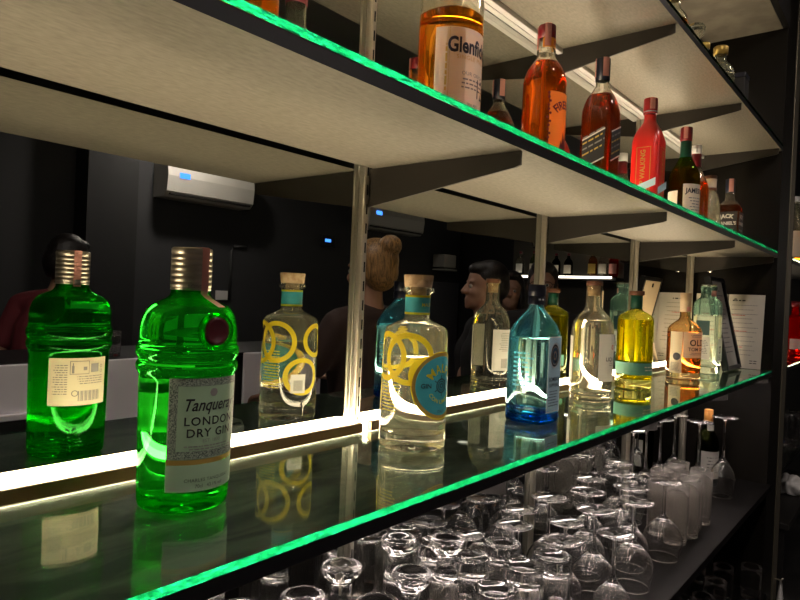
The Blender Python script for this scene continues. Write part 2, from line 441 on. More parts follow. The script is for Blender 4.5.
# -- green gin bottle
G_green = hazy(glassm('emerald bottle glass', (.12, .86, .17), 1.5), (.08, .78, .08), .05)
pg = [(0, .004), (.036, .0), (.044, .002), (.0455, .008), (.0462, .05), (.0474, .128), (.0478, .137), (.0505, .1405), (.0508, .147), (.0488, .1495), (.0488, .1525), (.0513, .1555), (.0513, .1635), (.0486, .1665),
      (.0486, .175), (.0482, .186), (.0455, .197), (.0395, .205), (.0300, .210), (.0225, .2135), (.0192, .219), (.0188, .232), (.0188, .256)]
t = bottle('gin_bottle', 'emerald green gin bottle with silver ribbed cap, frontmost on the lower shelf', 'bottle', (.377, -.138, 0), 0, pg, G_green, .205, *L_clear, it=1)
tanq = t
M_tin = principled('ribbed silver tin', (.50, .45, .36), .34, .9)
b = MB(M_tin, M_pink)
cp = [(0, .2652), (.0195, .2652), (.0205, .2640)]
z = .2630
while z > .226: cp += [(.0206, z), (.0206, z - .004), (.0201, z - .0044), (.0201, z - .0052)]; z -= .0056
cp += [(.0206, .222), (.0192, .2215)]
b.lathe(cp[::-1], 0, 48)
b.text(cyl(.0207), 'LONDON', .0052, -.003, .2255, M_greyink)
b.build('cap', t)
b = MB(M_pink, M_greyink)
f = cyl(lambda v: .0208 if v > .2215 else (.0200 if v > .217 else .0200 + (.217 - v) * 2.4), 278)
b.patch(f, -.0045, .0045, .206, .2655, M_pink, .0006, 4, 14)
f = cyl(.0208, 98); b.patch(f, -.0045, .0045, .219, .2655, M_pink, .0006, 4, 6); b.patch(f, -.0035, .0035, .221, .228, M_greyink, .0009, 3, 1)
b.patch(lambda u, v, o: (v * math.cos(R(278)) - u * math.sin(R(278)), v * math.sin(R(278)) + u * math.cos(R(278)), .2657 + o), -.0045, .0045, -.0214, .0214, M_pink, .0002, 4, 6)
b.build('tax_strip', t)
M_sage = principled('sage label paper', (.29, .42, .26), .55)
M_sagedark = noise_mix(principled('engraved label border', (.1, .14, .1), .55), (.045, .07, .05), (.30, .36, .27), (900, 900, 900), .42, .58, 2)
rb = lambda v: .0462 + max(0, v - .05) * .0154 if v < .128 else .0474
f1 = cyl(rb, 270); f = lambda u, v, o: f1(u, v + .0075, o)
b = MB(M_sage, M_sagedark, M_ink, M_greyink, M_gold)
b.patch(f, -.0435, .0435, .0480, .1290, M_sage, .0004, 32, 4)
for u0, u1, v0, v1 in ((-.0425, -.0345, .049, .128), (.0345, .0425, .049, .128), (-.0345, .0345, .1205, .128), (-.0345, .0345, .049, .0565)):
    b.patch(f, u0, u1, v0, v1, M_sagedark, .0007, 16, 4)
b.patch(f, -.0435, .0435, .0165, .0430, M_sage, .0004, 32, 3)
b.patch(f, -.0435, .0435, .0430, .0480, M_gold, .0003, 32, 1)
b.text(f, 'Tanqueray', .0170, -.001, .1015, M_ink, .0009, shear=.35, wid=.80, bold=.012)
b.text(f, 'LONDON', .0118, 0, .0855, M_ink, .0009, bold=.012, space=1.15); b.text(f, 'DRY GIN', .0118, 0, .0738, M_ink, .0009, bold=.012, space=1.12)
b.text(f, 'EST. 1830', .0048, 0, .0662, M_greyink, .0009); b.text(f, 'CHARLES TANQUERAY', .0046, 0, .0275, M_ink, .0009, space=1.1); b.text(f, '70cl   43.1% vol', .0048, 0, .0215, M_ink, .0009)
b.strokes(f, -.03, .03, .0605, 2, .0028, .0012, M_greyink, .0009, 3, 'C')
b.annulus(f, 0, .1140, 0, .0042, M_greyink, .0009, n=10)
b.build('front_label', t)
b = MB(M_pale, M_greyink, M_ink)
f0 = cyl(rb, 97); f = lambda u, v, o: f0(u, v + .021, o)
b.patch(f, -.037, .037, .0480, .1080, M_pale, .0004, 26, 4)
for k in range(17): b.patch(f, -.026 + k * .0017, -.026 + k * .0017 + (.0011 if k % 3 else .0006), .0535, .0665, M_greyink, .0008, 1, 1)
b.patch(f, -.0105, .0125, .0875, .1045, M_greyink, .0007, 10, 1); b.patch(f, -.0097, .0117, .0883, .1037, M_pale, .0009, 10, 1)
b.patch(f, .0075, .0103, .0890, .0985, M_greyink, .0011, 2, 1); b.patch(f, .0083, .0095, .0985, .1020, M_greyink, .0011, 1, 1); b.patch(f, -.0075, -.003, .0925, .097, M_greyink, .0011, 2, 1)
b.patch(f, -.0235, -.0125, .0895, .1005, M_greyink, .0008, 4, 1)
for q in (.0965, .0905): b.annulus(f, -.028, q, .0014, .0022, M_greyink, .0008, n=14)
b.strokes(f, -.030, .010, .0840, 4, .0030, .0011, M_greyink, .0008, 5); b.strokes(f, .015, .032, .0985, 13, .0030, .0011, M_greyink, .0008, 6)
b.annulus(f, .006, .0635, .003, .004, M_greyink, .0008, n=16)
b.build('back_label', t)
# raised glass seal with dark red wax disc
M_wax = principled('dark red wax', (.055, .006, .008), .3)
sb = MB(G_green); pts = []
def sealf(u, v, o): return (u, -.0465 - o, .184 + v)
q = MB(); q.lathe([(.0145, -.003), (.0185, -.003), (.0190, .002), (.0178, .0048), (.0160, .0048), (.0150, .003), (.0145, -.003)], 0, 40)
sb.add([(v[0], -.0465 - v[2], .182 + v[1]) for v in q.v], [list(f_) for f_ in q.f], 0); sb.build('seal_ring', t)
q = MB(); q.lathe([(0, -.002), (.0143, -.002), (.0146, .003), (.0120, .0042), (.0105, .0034), (0, .0036)], 0, 40)
wx = MB(M_wax); wx.add([(v[0], -.0465 - v[2], .182 + v[1]) for v in q.v], q.f, 0); wo = wx.build('wax_seal', t); wo['label'] = 'dark red wax seal on the shoulder'
# raised pineapple relief on the lower back and its scroll
b = MB(G_green); f = cyl(.0458, 108)
for k in range(7):
    for j in range(2): b.tube([f((-1) ** j * .001, .012 + k * .0042, .0004), f((-1) ** j * (.013 - abs(k - 2) * .0018), .0145 + k * .0042, .0006)], .0010, 0, 6)
b.build('embossed_relief', t)

# -- clear gin bottle with lemon rings and turquoise roundel
M_teal = principled('turquoise print', (.05, .36, .40), .5)
M_lemon = hazy(principled('lemon yellow print', (.92, .72, .03), .45), (.95, .75, .04), .5)
def ringbottle():
    pm = [(0, .006), (.040, 0), (.0485, .0015), (.0500, .007), (.0497, .03), (.0488, .10), (.0475, .166), (.0472, .1745), (.0440, .180), (.032, .1855), (.0215, .190), (.0182, .194), (.0182, .228), (.0205, .2305), (.0243, .2335), (.0243, .2365), (.0200, .2385), (.0190, .239)]
    t = bottle('gin_bottle', 'clear gin bottle with yellow lemon rings, turquoise roundel and wooden stopper', 'bottle', (.760, -.142, 0), 0, pm, M_clear, .138, *L_clear, it=1, base=.022)
    b = MB(M_cork); b.lathe([(0, .2392), (.0200, .2392), (.0206, .2402), (.0224, .2560), (.0216, .2575), (0, .2578)], 0, 40); b.lathe([(0, .218), (.0125, .218), (.0128, .239), (0, .2391)], 0, 24); b.build('stopper', t)
    b = MB(M_teal, M_lemon); f = cyl(.0183)
    b.patch(f, -.0575, .0575, .1985, .2270, M_teal, .0004, 48, 1)
    for v in (.1985, .2240): b.patch(f, -.0575, .0575, v, v + .0032, M_lemon, .0007, 48, 1)
    b.text(f, 'MALFY', .007, 0, .213, M_lemon, .0008, bold=.01); b.build('neck_band', t)
    rr = lambda v: .0497 - max(0, v - .03) * .0151 + (0 if v > .03 else 0)
    b = MB(M_lemon)
    for th, v, r in ((206, .135, .038), (240, .112, .028), (160, .137, .036), (103, .078, .034), (68, .140, .030)):
        b.annulus(cyl(rr, th), 0, v, r - .0082, r, M_lemon, .0004 + .0003 * (th % 3), n=56, m=2, ey=1.0 if v > .09 else .95)
    b.build('lemon_rings', t)
    f1 = cyl(rr, 270); f = lambda u, v, o: f1(u * .93, .087 + (v - .087) * .93 + .010, o); b = MB(M_teal, M_gold, M_lemon, M_ink)
    b.annulus(f, 0, .087, 0, .046, M_teal, .0012, n=64, m=8); b.annulus(f, 0, .087, .046, .0515, M_gold, .0012, n=64, m=2); b.annulus(f, 0, .087, .0515, .0530, M_lemon, .0012, n=64)
    b.text(f, 'MALFY', .0185, 0, .087, M_lemon, .0016, arc=.0265, bold=.02, space=1.1)
    b.text(f, 'CON LIMONE', .0090, 0, .087, M_lemon, .0016, arc=-.0255, bold=.012); b.text(f, 'ITALY', .0062, 0, .087, M_ink, .0016, arc=-.0405)
    b.text(f, 'GIN', .0100, -.029, .087, M_ink, .0016, bold=.015); b.text(f, 'DI', .0100, .029, .087, M_ink, .0016, bold=.015)
    for r0, r1 in ((.0095, .0115), (.0062, .0078), (.002, .0042)): b.annulus(f, 0, .087, r0, r1, M_ink, .0016, n=28)
    for a in range(6): b.annulus(f, 0, .087, .0115, .0165, M_ink, .0016, a0=a * PI / 3 + .5, a1=a * PI / 3 + .6, n=2)
    o = b.build('front_label', t); o['label'] = 'round turquoise label with a gold rim'
    f = cyl(rr, 112); b = MB(M_pale, M_greyink)
    b.patch(f, -.013, .013, .050, .082, M_whitelab, .001, 8, 2)
    for k in range(9): b.patch(f, -.008 + k * .0018, -.008 + k * .0018 + .001, .054, .072, M_greyink, .0014, 1, 1)
    f = cyl(rr, 170); b.strokes(f, -.016, .020, .120, 14, .0048, .0016, M_lemon, .0008, 9)
    b.build('back_print', t)
ringbottle()

# -- square shouldered blue gin bottle
G_blue = hazy(glassm('sapphire blue glass', (.68, .93, .98), 1.5), (.25, .80, 1.0), .035)
G_deep = glassm('deep blue glass foot', (.05, .42, .85), 1.5)
N = 5.
ps = [(0, .003, N), (.034, 0, N), (.0405, .002, N), (.0415, .007, N), (.0415, .030, N), (.0412, .10, N), (.0405, .160, N), (.0395, .170, 4.5), (.034, .185, 3.6), (.023, .202, 2.4), (.0155, .212, 2.), (.0130, .220, 2.), (.0130, .238, 2.)]
t = bottle('gin_bottle', 'pale blue square gin bottle with black cap on the lower shelf', 'bottle', (1.097, -.166, 0), 0, ps, G_blue, .158, *L_clear, it=1, base=.022)
b = MB(G_deep); b.lathe([(0, .0170, N), (.0372, .0170, N), (.0372, .0075, N), (.0355, .004, N), (0, .0055, N)][::-1], 0, 64, n=N); b.build('foot', t)['label'] = 'deep blue thick glass foot'
M_navy = principled('black navy cap', (.008, .010, .022), .3)
M_silverp = principled('silver print', (.55, .58, .60), .4, .5)
b = MB(M_navy, M_silverp); b.lathe([(.0130, .2195), (.0158, .2195), (.0162, .2205), (.0162, .2340), (.0152, .2350), (.0152, .2365), (.0162, .2375), (.0160, .2560), (.0150, .2575), (0, .2578)], 0, 40)
f = cyl(.0163, 300); b.patch(f, -.004, .004, .239, .254, M_whitelab, .0004, 4, 1); b.strokes(cyl(.0163, 240), -.006, .006, .228, 1, .003, .003, M_silverp, .0004, 4); b.build('cap', t)
b = MB(M_silverp, M_navy, M_ink); f = flat(.0411, 270)
b.patch(f, -.0265, .0265, .022, .162, M_whitelab, .0005, 2, 2); b.patch(f, -.0245, .0245, .024, .160, principled('ice blue label', (.36, .52, .60), .45), .0008, 2, 2)
for r0, r1, m in ((0, .0165, M_navy), (.0165, .0190, M_silverp), (0, .0120, principled('sapphire print', (.04, .25, .65), .3))): b.annulus(f, 0, .127, r0, r1, m, .0011 if m is not M_silverp else .0012, n=36, ey=1.25)
b.annulus(f, 0, .127, .004, .0065, M_silverp, .0015, n=20, ey=1.3); b.annulus(f, 0, .127, .0125, .0137, M_silverp, .0015, n=28, ey=1.25)
b.text(f, 'BOMBAY', .0105, 0, .083, M_navy, .0012, bold=.015); b.text(f, 'SAPPHIRE', .0090, 0, .072, M_navy, .0012, bold=.01)
b.strokes(f, -.022, .022, .060, 6, .0052, .0018, M_navy, .0012, 12, 'C')
b.build('front_label', t)
b = MB(M_silverp); f = flat(.0412, 180)
b.strokes(f, -.020, .020, .128, 8, .0085, .0030, principled('blue etched print', (.10, .45, .60), .4), .0004, 15); b.build('side_print', t)

# -- clear round-shouldered bottle with white label
pl = [(0, .006), (.040, 0), (.0470, .0015), (.0480, .006), (.0468, .011), (.0480, .016), (.0480, .022), (.0470, .026), (.0480, .030), (.0482, .10), (.0482, .150), (.0470, .172), (.0415, .190), (.0310, .203), (.0225, .211), (.0182, .220), (.0172, .235), (.0172, .262), (.0182, .2635), (.0182, .268), (.017, .2685)]
t = bottle('spirit_bottle', 'clear round-shouldered spirit bottle with white label and cork, behind the blue bottle', 'bottle', (1.441, -.137, 0), 0, pl, M_clear, .188, *L_clear, it=1, base=.014)
M_brownwood = principled('stained wood stopper', (.16, .065, .03), .5)
b = MB(M_brownwood, M_cork); b.lathe([(0, .2687), (.0182, .2687), (.0186, .2695), (.0186, .2785), (.0178, .2795), (0, .2797)], M_brownwood, 36); b.lathe([(0, .244), (.0135, .244), (.0140, .268), (0, .2686)], M_cork, 28); b.build('stopper', t)
b = MB(M_whitelab, M_ink, M_redink); f = cyl(.0483)
b.patch(f, -.041, .041, .050, .158, M_whitelab, .0004, 24, 2); b.text(f, 'LIQUOR', .0125, 0, .1005, M_ink, .0008, bold=.012); b.strokes(f, -.018, .018, .091, 2, .005, .0016, M_greyink, .0008, 22, 'C'); b.annulus(f, 0, .128, .003, .0055, M_redink, .0008, n=20)
b.build('front_label', t)
b = MB(M_whitelab, M_greyink); f = cyl(.0483, 100); b.patch(f, -.036, .036, .045, .150, M_whitelab, .0004, 22, 2); b.strokes(f, -.020, .020, .140, 11, .0045, .0016, M_greyink, .0008, 23)
for k in range(10): b.patch(f, -.012 + k * .0024, -.0106 + k * .0024, .052, .076, M_greyink, .0008, 1, 1)
b.build('back_label', t)

# -- yellow green bottle
G_yel = hazy(glassm('yellow bottle glass', (.98, .97, .60), 1.5), (.85, .85, .03), .10)
py = [(0, .004), (.038, 0), (.0465, .0015), (.0480, .007), (.0480, .022), (.0470, .026), (.0475, .030), (.0475, .10), (.0475, .182), (.0465, .192), (.0420, .200), (.0300, .207), (.0195, .212), (.0152, .217), (.0150, .252), (.0160, .253), (.0158, .255)]
t = bottle('liqueur_bottle', 'vivid yellow bottle with dark green neck foil and green band', 'bottle', (1.768, -.124, 0), 0, py, G_yel, .188, *L_yel, it=1, base=.026)
M_foil = principled('dark green foil', (.012, .10, .06), .4, .2)
b = MB(M_foil); b.lathe([(.0152, .2170), (.0160, .2172), (.0158, .2535), (.0150, .254)], 0, 36); b.build('neck_foil', t)
b = MB(M_brownwood); b.lathe([(0, .2548), (.0196, .2548), (.0200, .2556), (.0200, .2655), (.0190, .2665), (0, .2667)], 0, 36); b.build('stopper', t)
b = MB(M_foil, M_pale); f = cyl(.0475); M_band = principled('sea green paper', (.09, .26, .17), .5)
b.patch(f, -.140, .140, .040, .072, M_band, .0004, 72, 1); b.strokes(f, -.03, .03, .060, 2, .008, .003, M_pale, .0008, 31, 'C'); b.build('band_label', t)
b = MB(M_gold); b.text(f, 'GIN', .020, .012, .135, principled('olive etched print', (.30, .30, .03), .5), .0006, bold=.02); b.annulus(f, .012, .165, .008, .011, M_gold, .0006, n=24); b.build('front_print', t)

# -- honey coloured bottle
po = [(0, .004), (.044, 0), (.0500, .0015), (.0510, .006), (.0512, .05), (.0512, .150), (.0505, .158), (.0450, .168), (.0310, .180), (.0210, .187), (.0165, .195), (.0155, .205), (.0155, .250), (.0152, .252)]
t = bottle('gin_bottle', 'honey brown bottle with cream label reading OLD beside the yellow bottle', 'bottle', (2.165, -.145, 0), 0, po, hazy(glassm('smoky amber glass', (.98, .88, .70), 1.5), (.9, .5, .15), .05), .150, *L_old, it=1, base=.020)
M_neckp = principled('tan neck paper', (.55, .40, .25), .6)
b = MB(M_neckp, M_pale, M_redink); b.lathe([(.0157, .2130), (.0164, .2132), (.0164, .2330), (.0172, .2335), (.0175, .2725), (.0165, .2740), (0, .2742)], 0, 36); b.patch(cyl(.0165, 250), -.012, .012, .2145, .230, M_pink, .0004, 8, 1); b.build('neck_capsule', t)
b = MB(M_pale, M_ink); f = cyl(.0512, 246)
b.patch(f, -.048, .048, .070, .150, M_pale, .0004, 28, 2); b.text(f, 'OLD', .027, 0, .116, M_ink, .0008, bold=.02, space=1.1); b.text(f, 'TOM GIN', .0155, 0, .096, M_ink, .0008, bold=.012); b.strokes(f, -.03, .03, .140, 2, .005, .002, M_greyink, .0008, 41, 'C'); b.strokes(f, -.03, .03, .084, 2, .005, .002, M_greyink, .0008, 42, 'C'); b.build('front_label', t)
b = MB(M_pale, M_ink); f = cyl(.0512, 168); b.patch(f, -.020, .020, .020, .150, M_pale, .0004, 12, 2); b.annulus(f, .004, .072, 0, .012, M_ink, .0008, n=24); b.strokes(f, -.015, .016, .05, 6, .0045, .002, M_greyink, .0008, 43); b.build('back_label', t)

# -- pale teal bottle
N = 4.
pt = [(0, .004, N), (.036, 0, N), (.0420, .0015, N), (.0430, .006, N), (.0432, .10, N), (.0430, .232, N), (.0420, .246, N), (.036, .257, 3.), (.029, .263, 2.2), (.0255, .267, 2.), (.0245, .292, 2.), (.0270, .294, 2.), (.0270, .303, 2.), (.025, .305, 2.)]
t = bottle('gin_bottle', 'pale teal square-shouldered bottle with glass stopper beside the black picture frame', 'bottle', (2.425, -.150, 0), 0, pt, hazy(glassm('pale teal glass', (.90, .985, .95), 1.5), (.55, .95, .78), .11), .205, *L_clear, it=1, base=.022)
b = MB(M_clear, M_pink); b.lathe([(0, .3052), (.0245, .3052), (.0252, .3065), (.0242, .3120), (0, .3128)], M_clear, 30); b.build('stopper', t)
b = MB(M_pink); b.patch(cyl(.0252, 240), -.012, .012, .270, .290, M_pink, .0004, 8, 1); b.build('tax_strip', t)
b = MB(M_whitelab, M_ink, M_navy); f = flat(.0432, 270); b.patch(f, -.030, .030, .045, .125, M_whitelab, .0005, 2, 1); b.annulus(f, 0, .085, .009, .0135, M_ink, .0009, a0=.6, a1=5.8, n=24); b.annulus(f, .004, .085, .003, .0055, M_ink, .0009, n=16); b.strokes(f, -.02, .02, .063, 3, .006, .0022, M_greyink, .0009, 51, 'C'); b.build('front_label', t)
b = MB(M_navy, M_whitelab, M_greyink); f = flat(.0432, 180); b.patch(f, -.026, .018, .135, .185, principled('dark teal label', (.02, .07, .07), .4), .0005, 2, 1); b.patch(f, -.026, .022, .050, .128, M_whitelab, .0005, 2, 1); b.strokes(f, -.022, .018, .115, 9, .0055, .0022, M_greyink, .0009, 52)
b.build('side_label', t)

# ------------------------------------------------------------------ middle shelf
MZ = .4576
# whisky with cream label, half full
pgf = [(0, .008, 2.4), (.036, 0, 2.4), (.0440, .002, 2.4), (.0455, .008, 2.4), (.0455, .05, 2.4), (.0450, .198, 2.4), (.0440, .208, 2.3), (.0390, .222, 2.2), (.0270, .238, 2.), (.0205, .248, 2.), (.0190, .256, 2.), (.0188, .318, 2.), (.0186, .32, 2.)]
t = bottle('whisky_bottle', 'half-full amber whisky bottle with large cream label, nearest on the middle shelf', 'bottle', (.770, -.175, MZ), 0, pgf, M_clear, .180, *L_amber, it=1, base=.014)
M_claret = principled('dark claret foil', (.14, .012, .02), .35, .3)
b = MB(M_claret); b.lathe([(.0189, .2885), (.0205, .289), (.0210, .3395), (.0198, .3410), (0, .3412)], 0, 36); b.build('cap', t)
b = MB(M_pale, M_ink, M_greyink); f = cyl(.0468, 262); M_crm = hazy(principled('cream whisky label', (.86, .78, .62), .6), (.86, .74, .5), .3)
b.patch(f, -.060, .060, .030, .150, M_crm, .0004, 36, 2)
b.text(f, 'Glenfiddich', .0300, .0075, .124, M_navy, .0009, wid=.72, bold=.03); b.text(f, 'SINGLE MALT', .0085, 0, .108, M_gold, .0009, space=1.15); b.text(f, 'OUR ORIGINAL', .0075, .008, .086, M_greyink, .0009, space=1.1)
b.text(f, '12', .040, .016, .067, M_ink, .0009, wid=.6); b.strokes(f, -.024, .030, .077, 3, .0058, .0022, M_greyink, .0008, 61, 'C'); b.text(f, '70cl 40%', .006, 0, .043, M_greyink, .0009)
b.strokes(lambda u, v, o: f(-.050 + (.15 - v) + .006, .10 + u, o), -.04, .045, .148, 1, .003, .0028, M_gold, .0008, 62); b.patch(f, -.0395, -.0390, .045, .150, M_gold, .0008, 1, 2)
b.build('front_label', t)

# cinnamon whisky: flat oval bottle, orange label
pf = [(0, .006), (.034, 0), (.0400, .002), (.0410, .008), (.0410, .06), (.0410, .178), (.0400, .190), (.0350, .206), (.0260, .220), (.0185, .230), (.0165, .238), (.0178, .240), (.0178, .246), (.0158, .248), (.0155, .285), (.0150, .287)]
t = bottle('whisky_bottle', 'orange-red whisky bottle with burnt orange label and red cap on the middle shelf', 'bottle', (1.108, -.157, MZ), 0, pf, M_clear, .222, *L_red, it=1, base=.008)
M_capred = principled('dark red plastic', (.20, .012, .016), .3)
b = MB(M_capred); b.lathe([(.0150, .268), (.0166, .2685), (.0168, .2915), (.0158, .2930), (0, .2932)], 0, 36); b.build('cap', t)
M_orange = hazy(principled('burnt orange label', (.95, .36, .035), .5), (.95, .38, .04), .4)
b = MB(M_pale, M_redink, M_orange); f = cyl(.0163, 262); b.patch(f, -.0225, .0225, .2485, .2670, M_orange, .0005, 20, 1); b.text(f, '33', .011, .003, .2575, M_redink, .0009, bold=.02); b.build('neck_label', t)
b = MB(M_pink); b.patch(cyl(.0172, 215), -.006, .006, .250, .2932, M_pink, .0006, 4, 2); b.patch(cyl(.0172, 110), -.006, .006, .250, .2932, M_pink, .0006, 4, 2); b.build('tax_strip', t)
f = cyl(.0411, 272); b = MB(M_orange, M_claret, M_ink)
edge = [(-.036 + .0022 * math.sin(k * 2.3) - .0012 * (k % 2), .012 + k * .0075) for k in range(20)]
b.patch(f, -.036, .036, .012, .158, M_orange, .0004, 26, 6)
for u, v in edge: b.annulus(f, u, v, 0, .0026, M_claret, .0009, n=8)
b.text(f, 'FIREBALL', .0205, .004, .098, M_claret, .0009, arc=.038, bold=.03, wid=.8)
for k, (x, h) in enumerate(((-.010, .03), (-.004, .047), (.003, .062), (.010, .044), (.015, .028))):     # tongues of flame
    b.poly(f, [(x - .004, .040), (x + .004, .040), (x + .0055, .040 + h * .35), (x + .001, .040 + h), (x - .002, .040 + h * .55), (x - .005, .040 + h * .3)], M_claret, .0009)
b.strokes(f, -.02, .024, .030, 2, .007, .0032, M_claret, .0009, 71, 'C'); b.build('front_label', t)

# square whisky with slanted black label
N = 5.
pj = [(0, .006, N), (.032, 0, N), (.0365, .002, N), (.0372, .008, N), (.0372, .10, N), (.0372, .206, N), (.0355, .222, 4.5), (.0290, .245, 3.4), (.0200, .262, 2.4), (.0150, .272, 2.), (.0145, .284, 2.), (.0148, .325, 2.)]
def square(label, loc, liq, capm, glass=M_clear):
    t = bottle('whisky_bottle', label, 'bottle', loc, 0, pj, glass, .250, *liq, it=1, base=.012)
    b = MB(capm); b.lathe([(.0150, .2835), (.0162, .284), (.0166, .3340), (.0158, .3352), (0, .3355)], 0, 32); b.build('cap', t)
    return t
t = square('square amber whisky bottle with slanted black label and black cap', (1.430, -.138, MZ), L_brown, M_navy)
b = MB(M_pink); b.patch(cyl(.0167, 228), -.0075, .0075, .292, .3355, M_pink, .0006, 4, 2); b.patch(cyl(.0167, 118), -.0075, .0075, .292, .3355, M_pink, .0006, 4, 2); b.build('tax_strip', t)
def slant(b, f, v0, h, tilt, m, off, u0=-.0265, u1=.0265): b.poly(f, [(u0, v0 + tilt * u0), (u1, v0 + tilt * u1), (u1, v0 + h + tilt * u1), (u0, v0 + h + tilt * u0)], m, off)
M_blacklab = principled('black label paper', (.012, .011, .010), .45)
b = MB(M_blacklab, M_whitelab, M_gold)
for th in (270, 180):
    f = flat(.0373, th)
    slant(b, f, .105 if th == 270 else .090, .062, .42, M_blacklab, .0004); slant(b, f, (.105 if th == 270 else .090) - .0035, .0035, .42, M_whitelab, .0004); slant(b, f, (.105 if th == 270 else .090) + .062, .0035, .42, M_whitelab, .0004)
    for k in range(4): b.strokes(lambda u, v, o, f=f: f(u, v + .42 * u, o), -.025, .028, .155 - k * .013, 1, .01, .0038, M_gold if k % 2 else M_greyink, .0009, 80 + k)
b.build('slanted_label', t)

# bright red lacquered bottle
M_redlac = principled('bright red lacquer', (.72, .022, .015), .28, coat=.3)
t = thing('whisky_bottle', 'bright red lacquered square bottle with gold lettering and pale blue slanted stripe', 'bottle', (1.767, -.138, MZ))
b = MB(M_redlac); b.lathe(smooth_prof([(0, .006, N), (.034, 0, N), (.0378, .002, N), (.0385, .008, N), (.0385, .205, N), (.0370, .222, 4.5), (.0300, .245, 3.4), (.0205, .262, 2.4), (.0160, .272, 2.), (.0152, .284, 2.), (.0152, .290, 2.), (0, .2905)], 1), 0, 64); b.build('glass_body', t)
b = MB(principled('red cap', (.42, .015, .015), .3), M_silverp); b.lathe([(0, .2912), (.0150, .2912), (.0180, .2914), (.0182, .2930), (.0186, .3310), (.0176, .3328), (0, .333)], 0, 36); b.lathe([(.0183, .2950), (.0186, .2955), (.0186, .2975), (.0183, .298)], M_silverp, 36); b.patch(cyl(.0187, 215), -.007, .007, .302, .333, M_pink, .0005, 4, 1); b.build('cap', t)
b = MB(M_gold, M_silverp)
M_paleblue = principled('pale blue stripe', (.50, .70, .75), .4)
for th in (180, 270):
    f = flat(.0386, th)
    g = lambda u, v, o, f=f: f(-v, .128 + u, o) if False else f(v, .125 + u, o)
    for u0, u1, v0, v1 in ((-.019, -.0175, .06, .195), (.0175, .019, .06, .195), (-.019, .019, .06, .0615), (-.019, .019, .1935, .195)): b.patch(f, u0, u1, v0, v1, M_gold, .0006, 2, 2)
    b.text(f, 'KEEP WALKING', .0185, -.001, .1275, M_gold, .0008, rot=PI / 2, bold=.02, wid=.92)
    slant(b, f, .078, .020, .38, M_paleblue, .0013, -.0345, .0345); slant(b, f, -.006 + .012, .028, .38, principled('dusty rose band', (.45, .16, .15), .4), .0006, -.030, .0345)
b.build('printed_label', t)

# green whiskey bottle with cream label
G_dkgreen = hazy(glassm('dark green bottle glass', (.30, .45, .08), 1.5), (.3, .4, .03), .03)
pw = [(0, .010), (.036, 0), (.0445, .002), (.0455, .008), (.0455, .165), (.0445, .180), (.0380, .200), (.0260, .220), (.0185, .236), (.0160, .248), (.0150, .29), (.0155, .318)]
t = bottle('whiskey_bottle', 'dark green whiskey bottle with cream label and red cap at the far end', 'bottle', (2.105, -.140, MZ), 0, pw, G_dkgreen, .205, *L_amber, it=1)
b = MB(M_foil); b.lathe([(.0185, .236), (.0168, .246), (.0162, .289), (.0150, .2895)], 0, 32); b.build('neck_foil', t)
b = MB(M_capred); b.lathe([(.0150, .2895), (.0172, .290), (.0176, .3310), (.0165, .3325), (0, .3327)], 0, 32); b.build('cap', t)
b = MB(M_pink); b.patch(cyl(.0177, 190), -.0065, .0065, .296, .3327, M_pink, .0006, 4, 1); b.build('tax_strip', t)
b = MB(M_crm, M_ink); f = cyl(.0456, 250); b.patch(f, -.046, .046, .030, .150, M_crm, .0004, 28, 2); b.text(f, 'JAMESON', .0210, 0, .128, M_ink, .0008, wid=.85, bold=.03); b.strokes(f, -.03, .03, .105, 8, .009, .003, M_greyink, .0008, 91, 'C'); b.build('front_label', t)
b = MB(M_crm); f = cyl(.0456, 135); b.patch(f, -.030, .030, .035, .130, M_crm, .0004, 16, 2); b.build('back_label', t)

# amber bottle tucked behind the green one
pb = [(0, .006), (.036, 0), (.0415, .002), (.0425, .008), (.0425, .160), (.0400, .182), (.0310, .205), (.0200, .228), (.0160, .242), (.0150, .286), (.0148, .288)]
t = bottle('whisky_bottle', 'amber bottle with white cap tucked behind the dark green whiskey bottle', 'bottle', (2.285, -.125, MZ), 0, pb, M_clear, .190, *L_red, it=1)
b = MB(M_white); b.lathe([(.0150, .287), (.0168, .2873), (.0170, .3150), (.0160, .3165), (0, .3167)], 0, 28); b.build('cap', t)
b = MB(M_capred); b.lathe([(.0160, .242), (.0168, .243), (.0160, .2855), (.0150, .2862)], 0, 28); b.build('neck_foil', t)
# waisted bottle with papered neck
pn = [(0, .006), (.035, 0), (.0420, .002), (.0430, .008), (.0430, .05), (.0380, .085), (.0350, .110), (.0330, .140), (.0270, .168), (.0205, .182), (.0180, .190), (.0180, .226), (.0185, .228)]
t = bottle('whisky_bottle', 'waisted clear bottle with cream papered neck, between green and square black-labelled bottles', 'bottle', (2.440, -.135, MZ), 0, pn, M_clear, .062, *L_red, it=1)
b = MB(M_crm, M_brownwood); b.lathe([(.0180, .188), (.0212, .1885), (.0212, .196), (.0195, .1965), (.0198, .2240), (.0205, .2275), (.0195, .2280)], 0, 32, mats=[M_brownwood, M_brownwood, M_brownwood, M_crm, M_crm, M_brownwood]); b.build('neck_label', t)
b = MB(M_brownwood); b.lathe([(0, .2285), (.0200, .2285), (.0205, .2295), (.0205, .2385), (.0195, .2395), (0, .2398)], 0, 32); b.build('stopper', t)
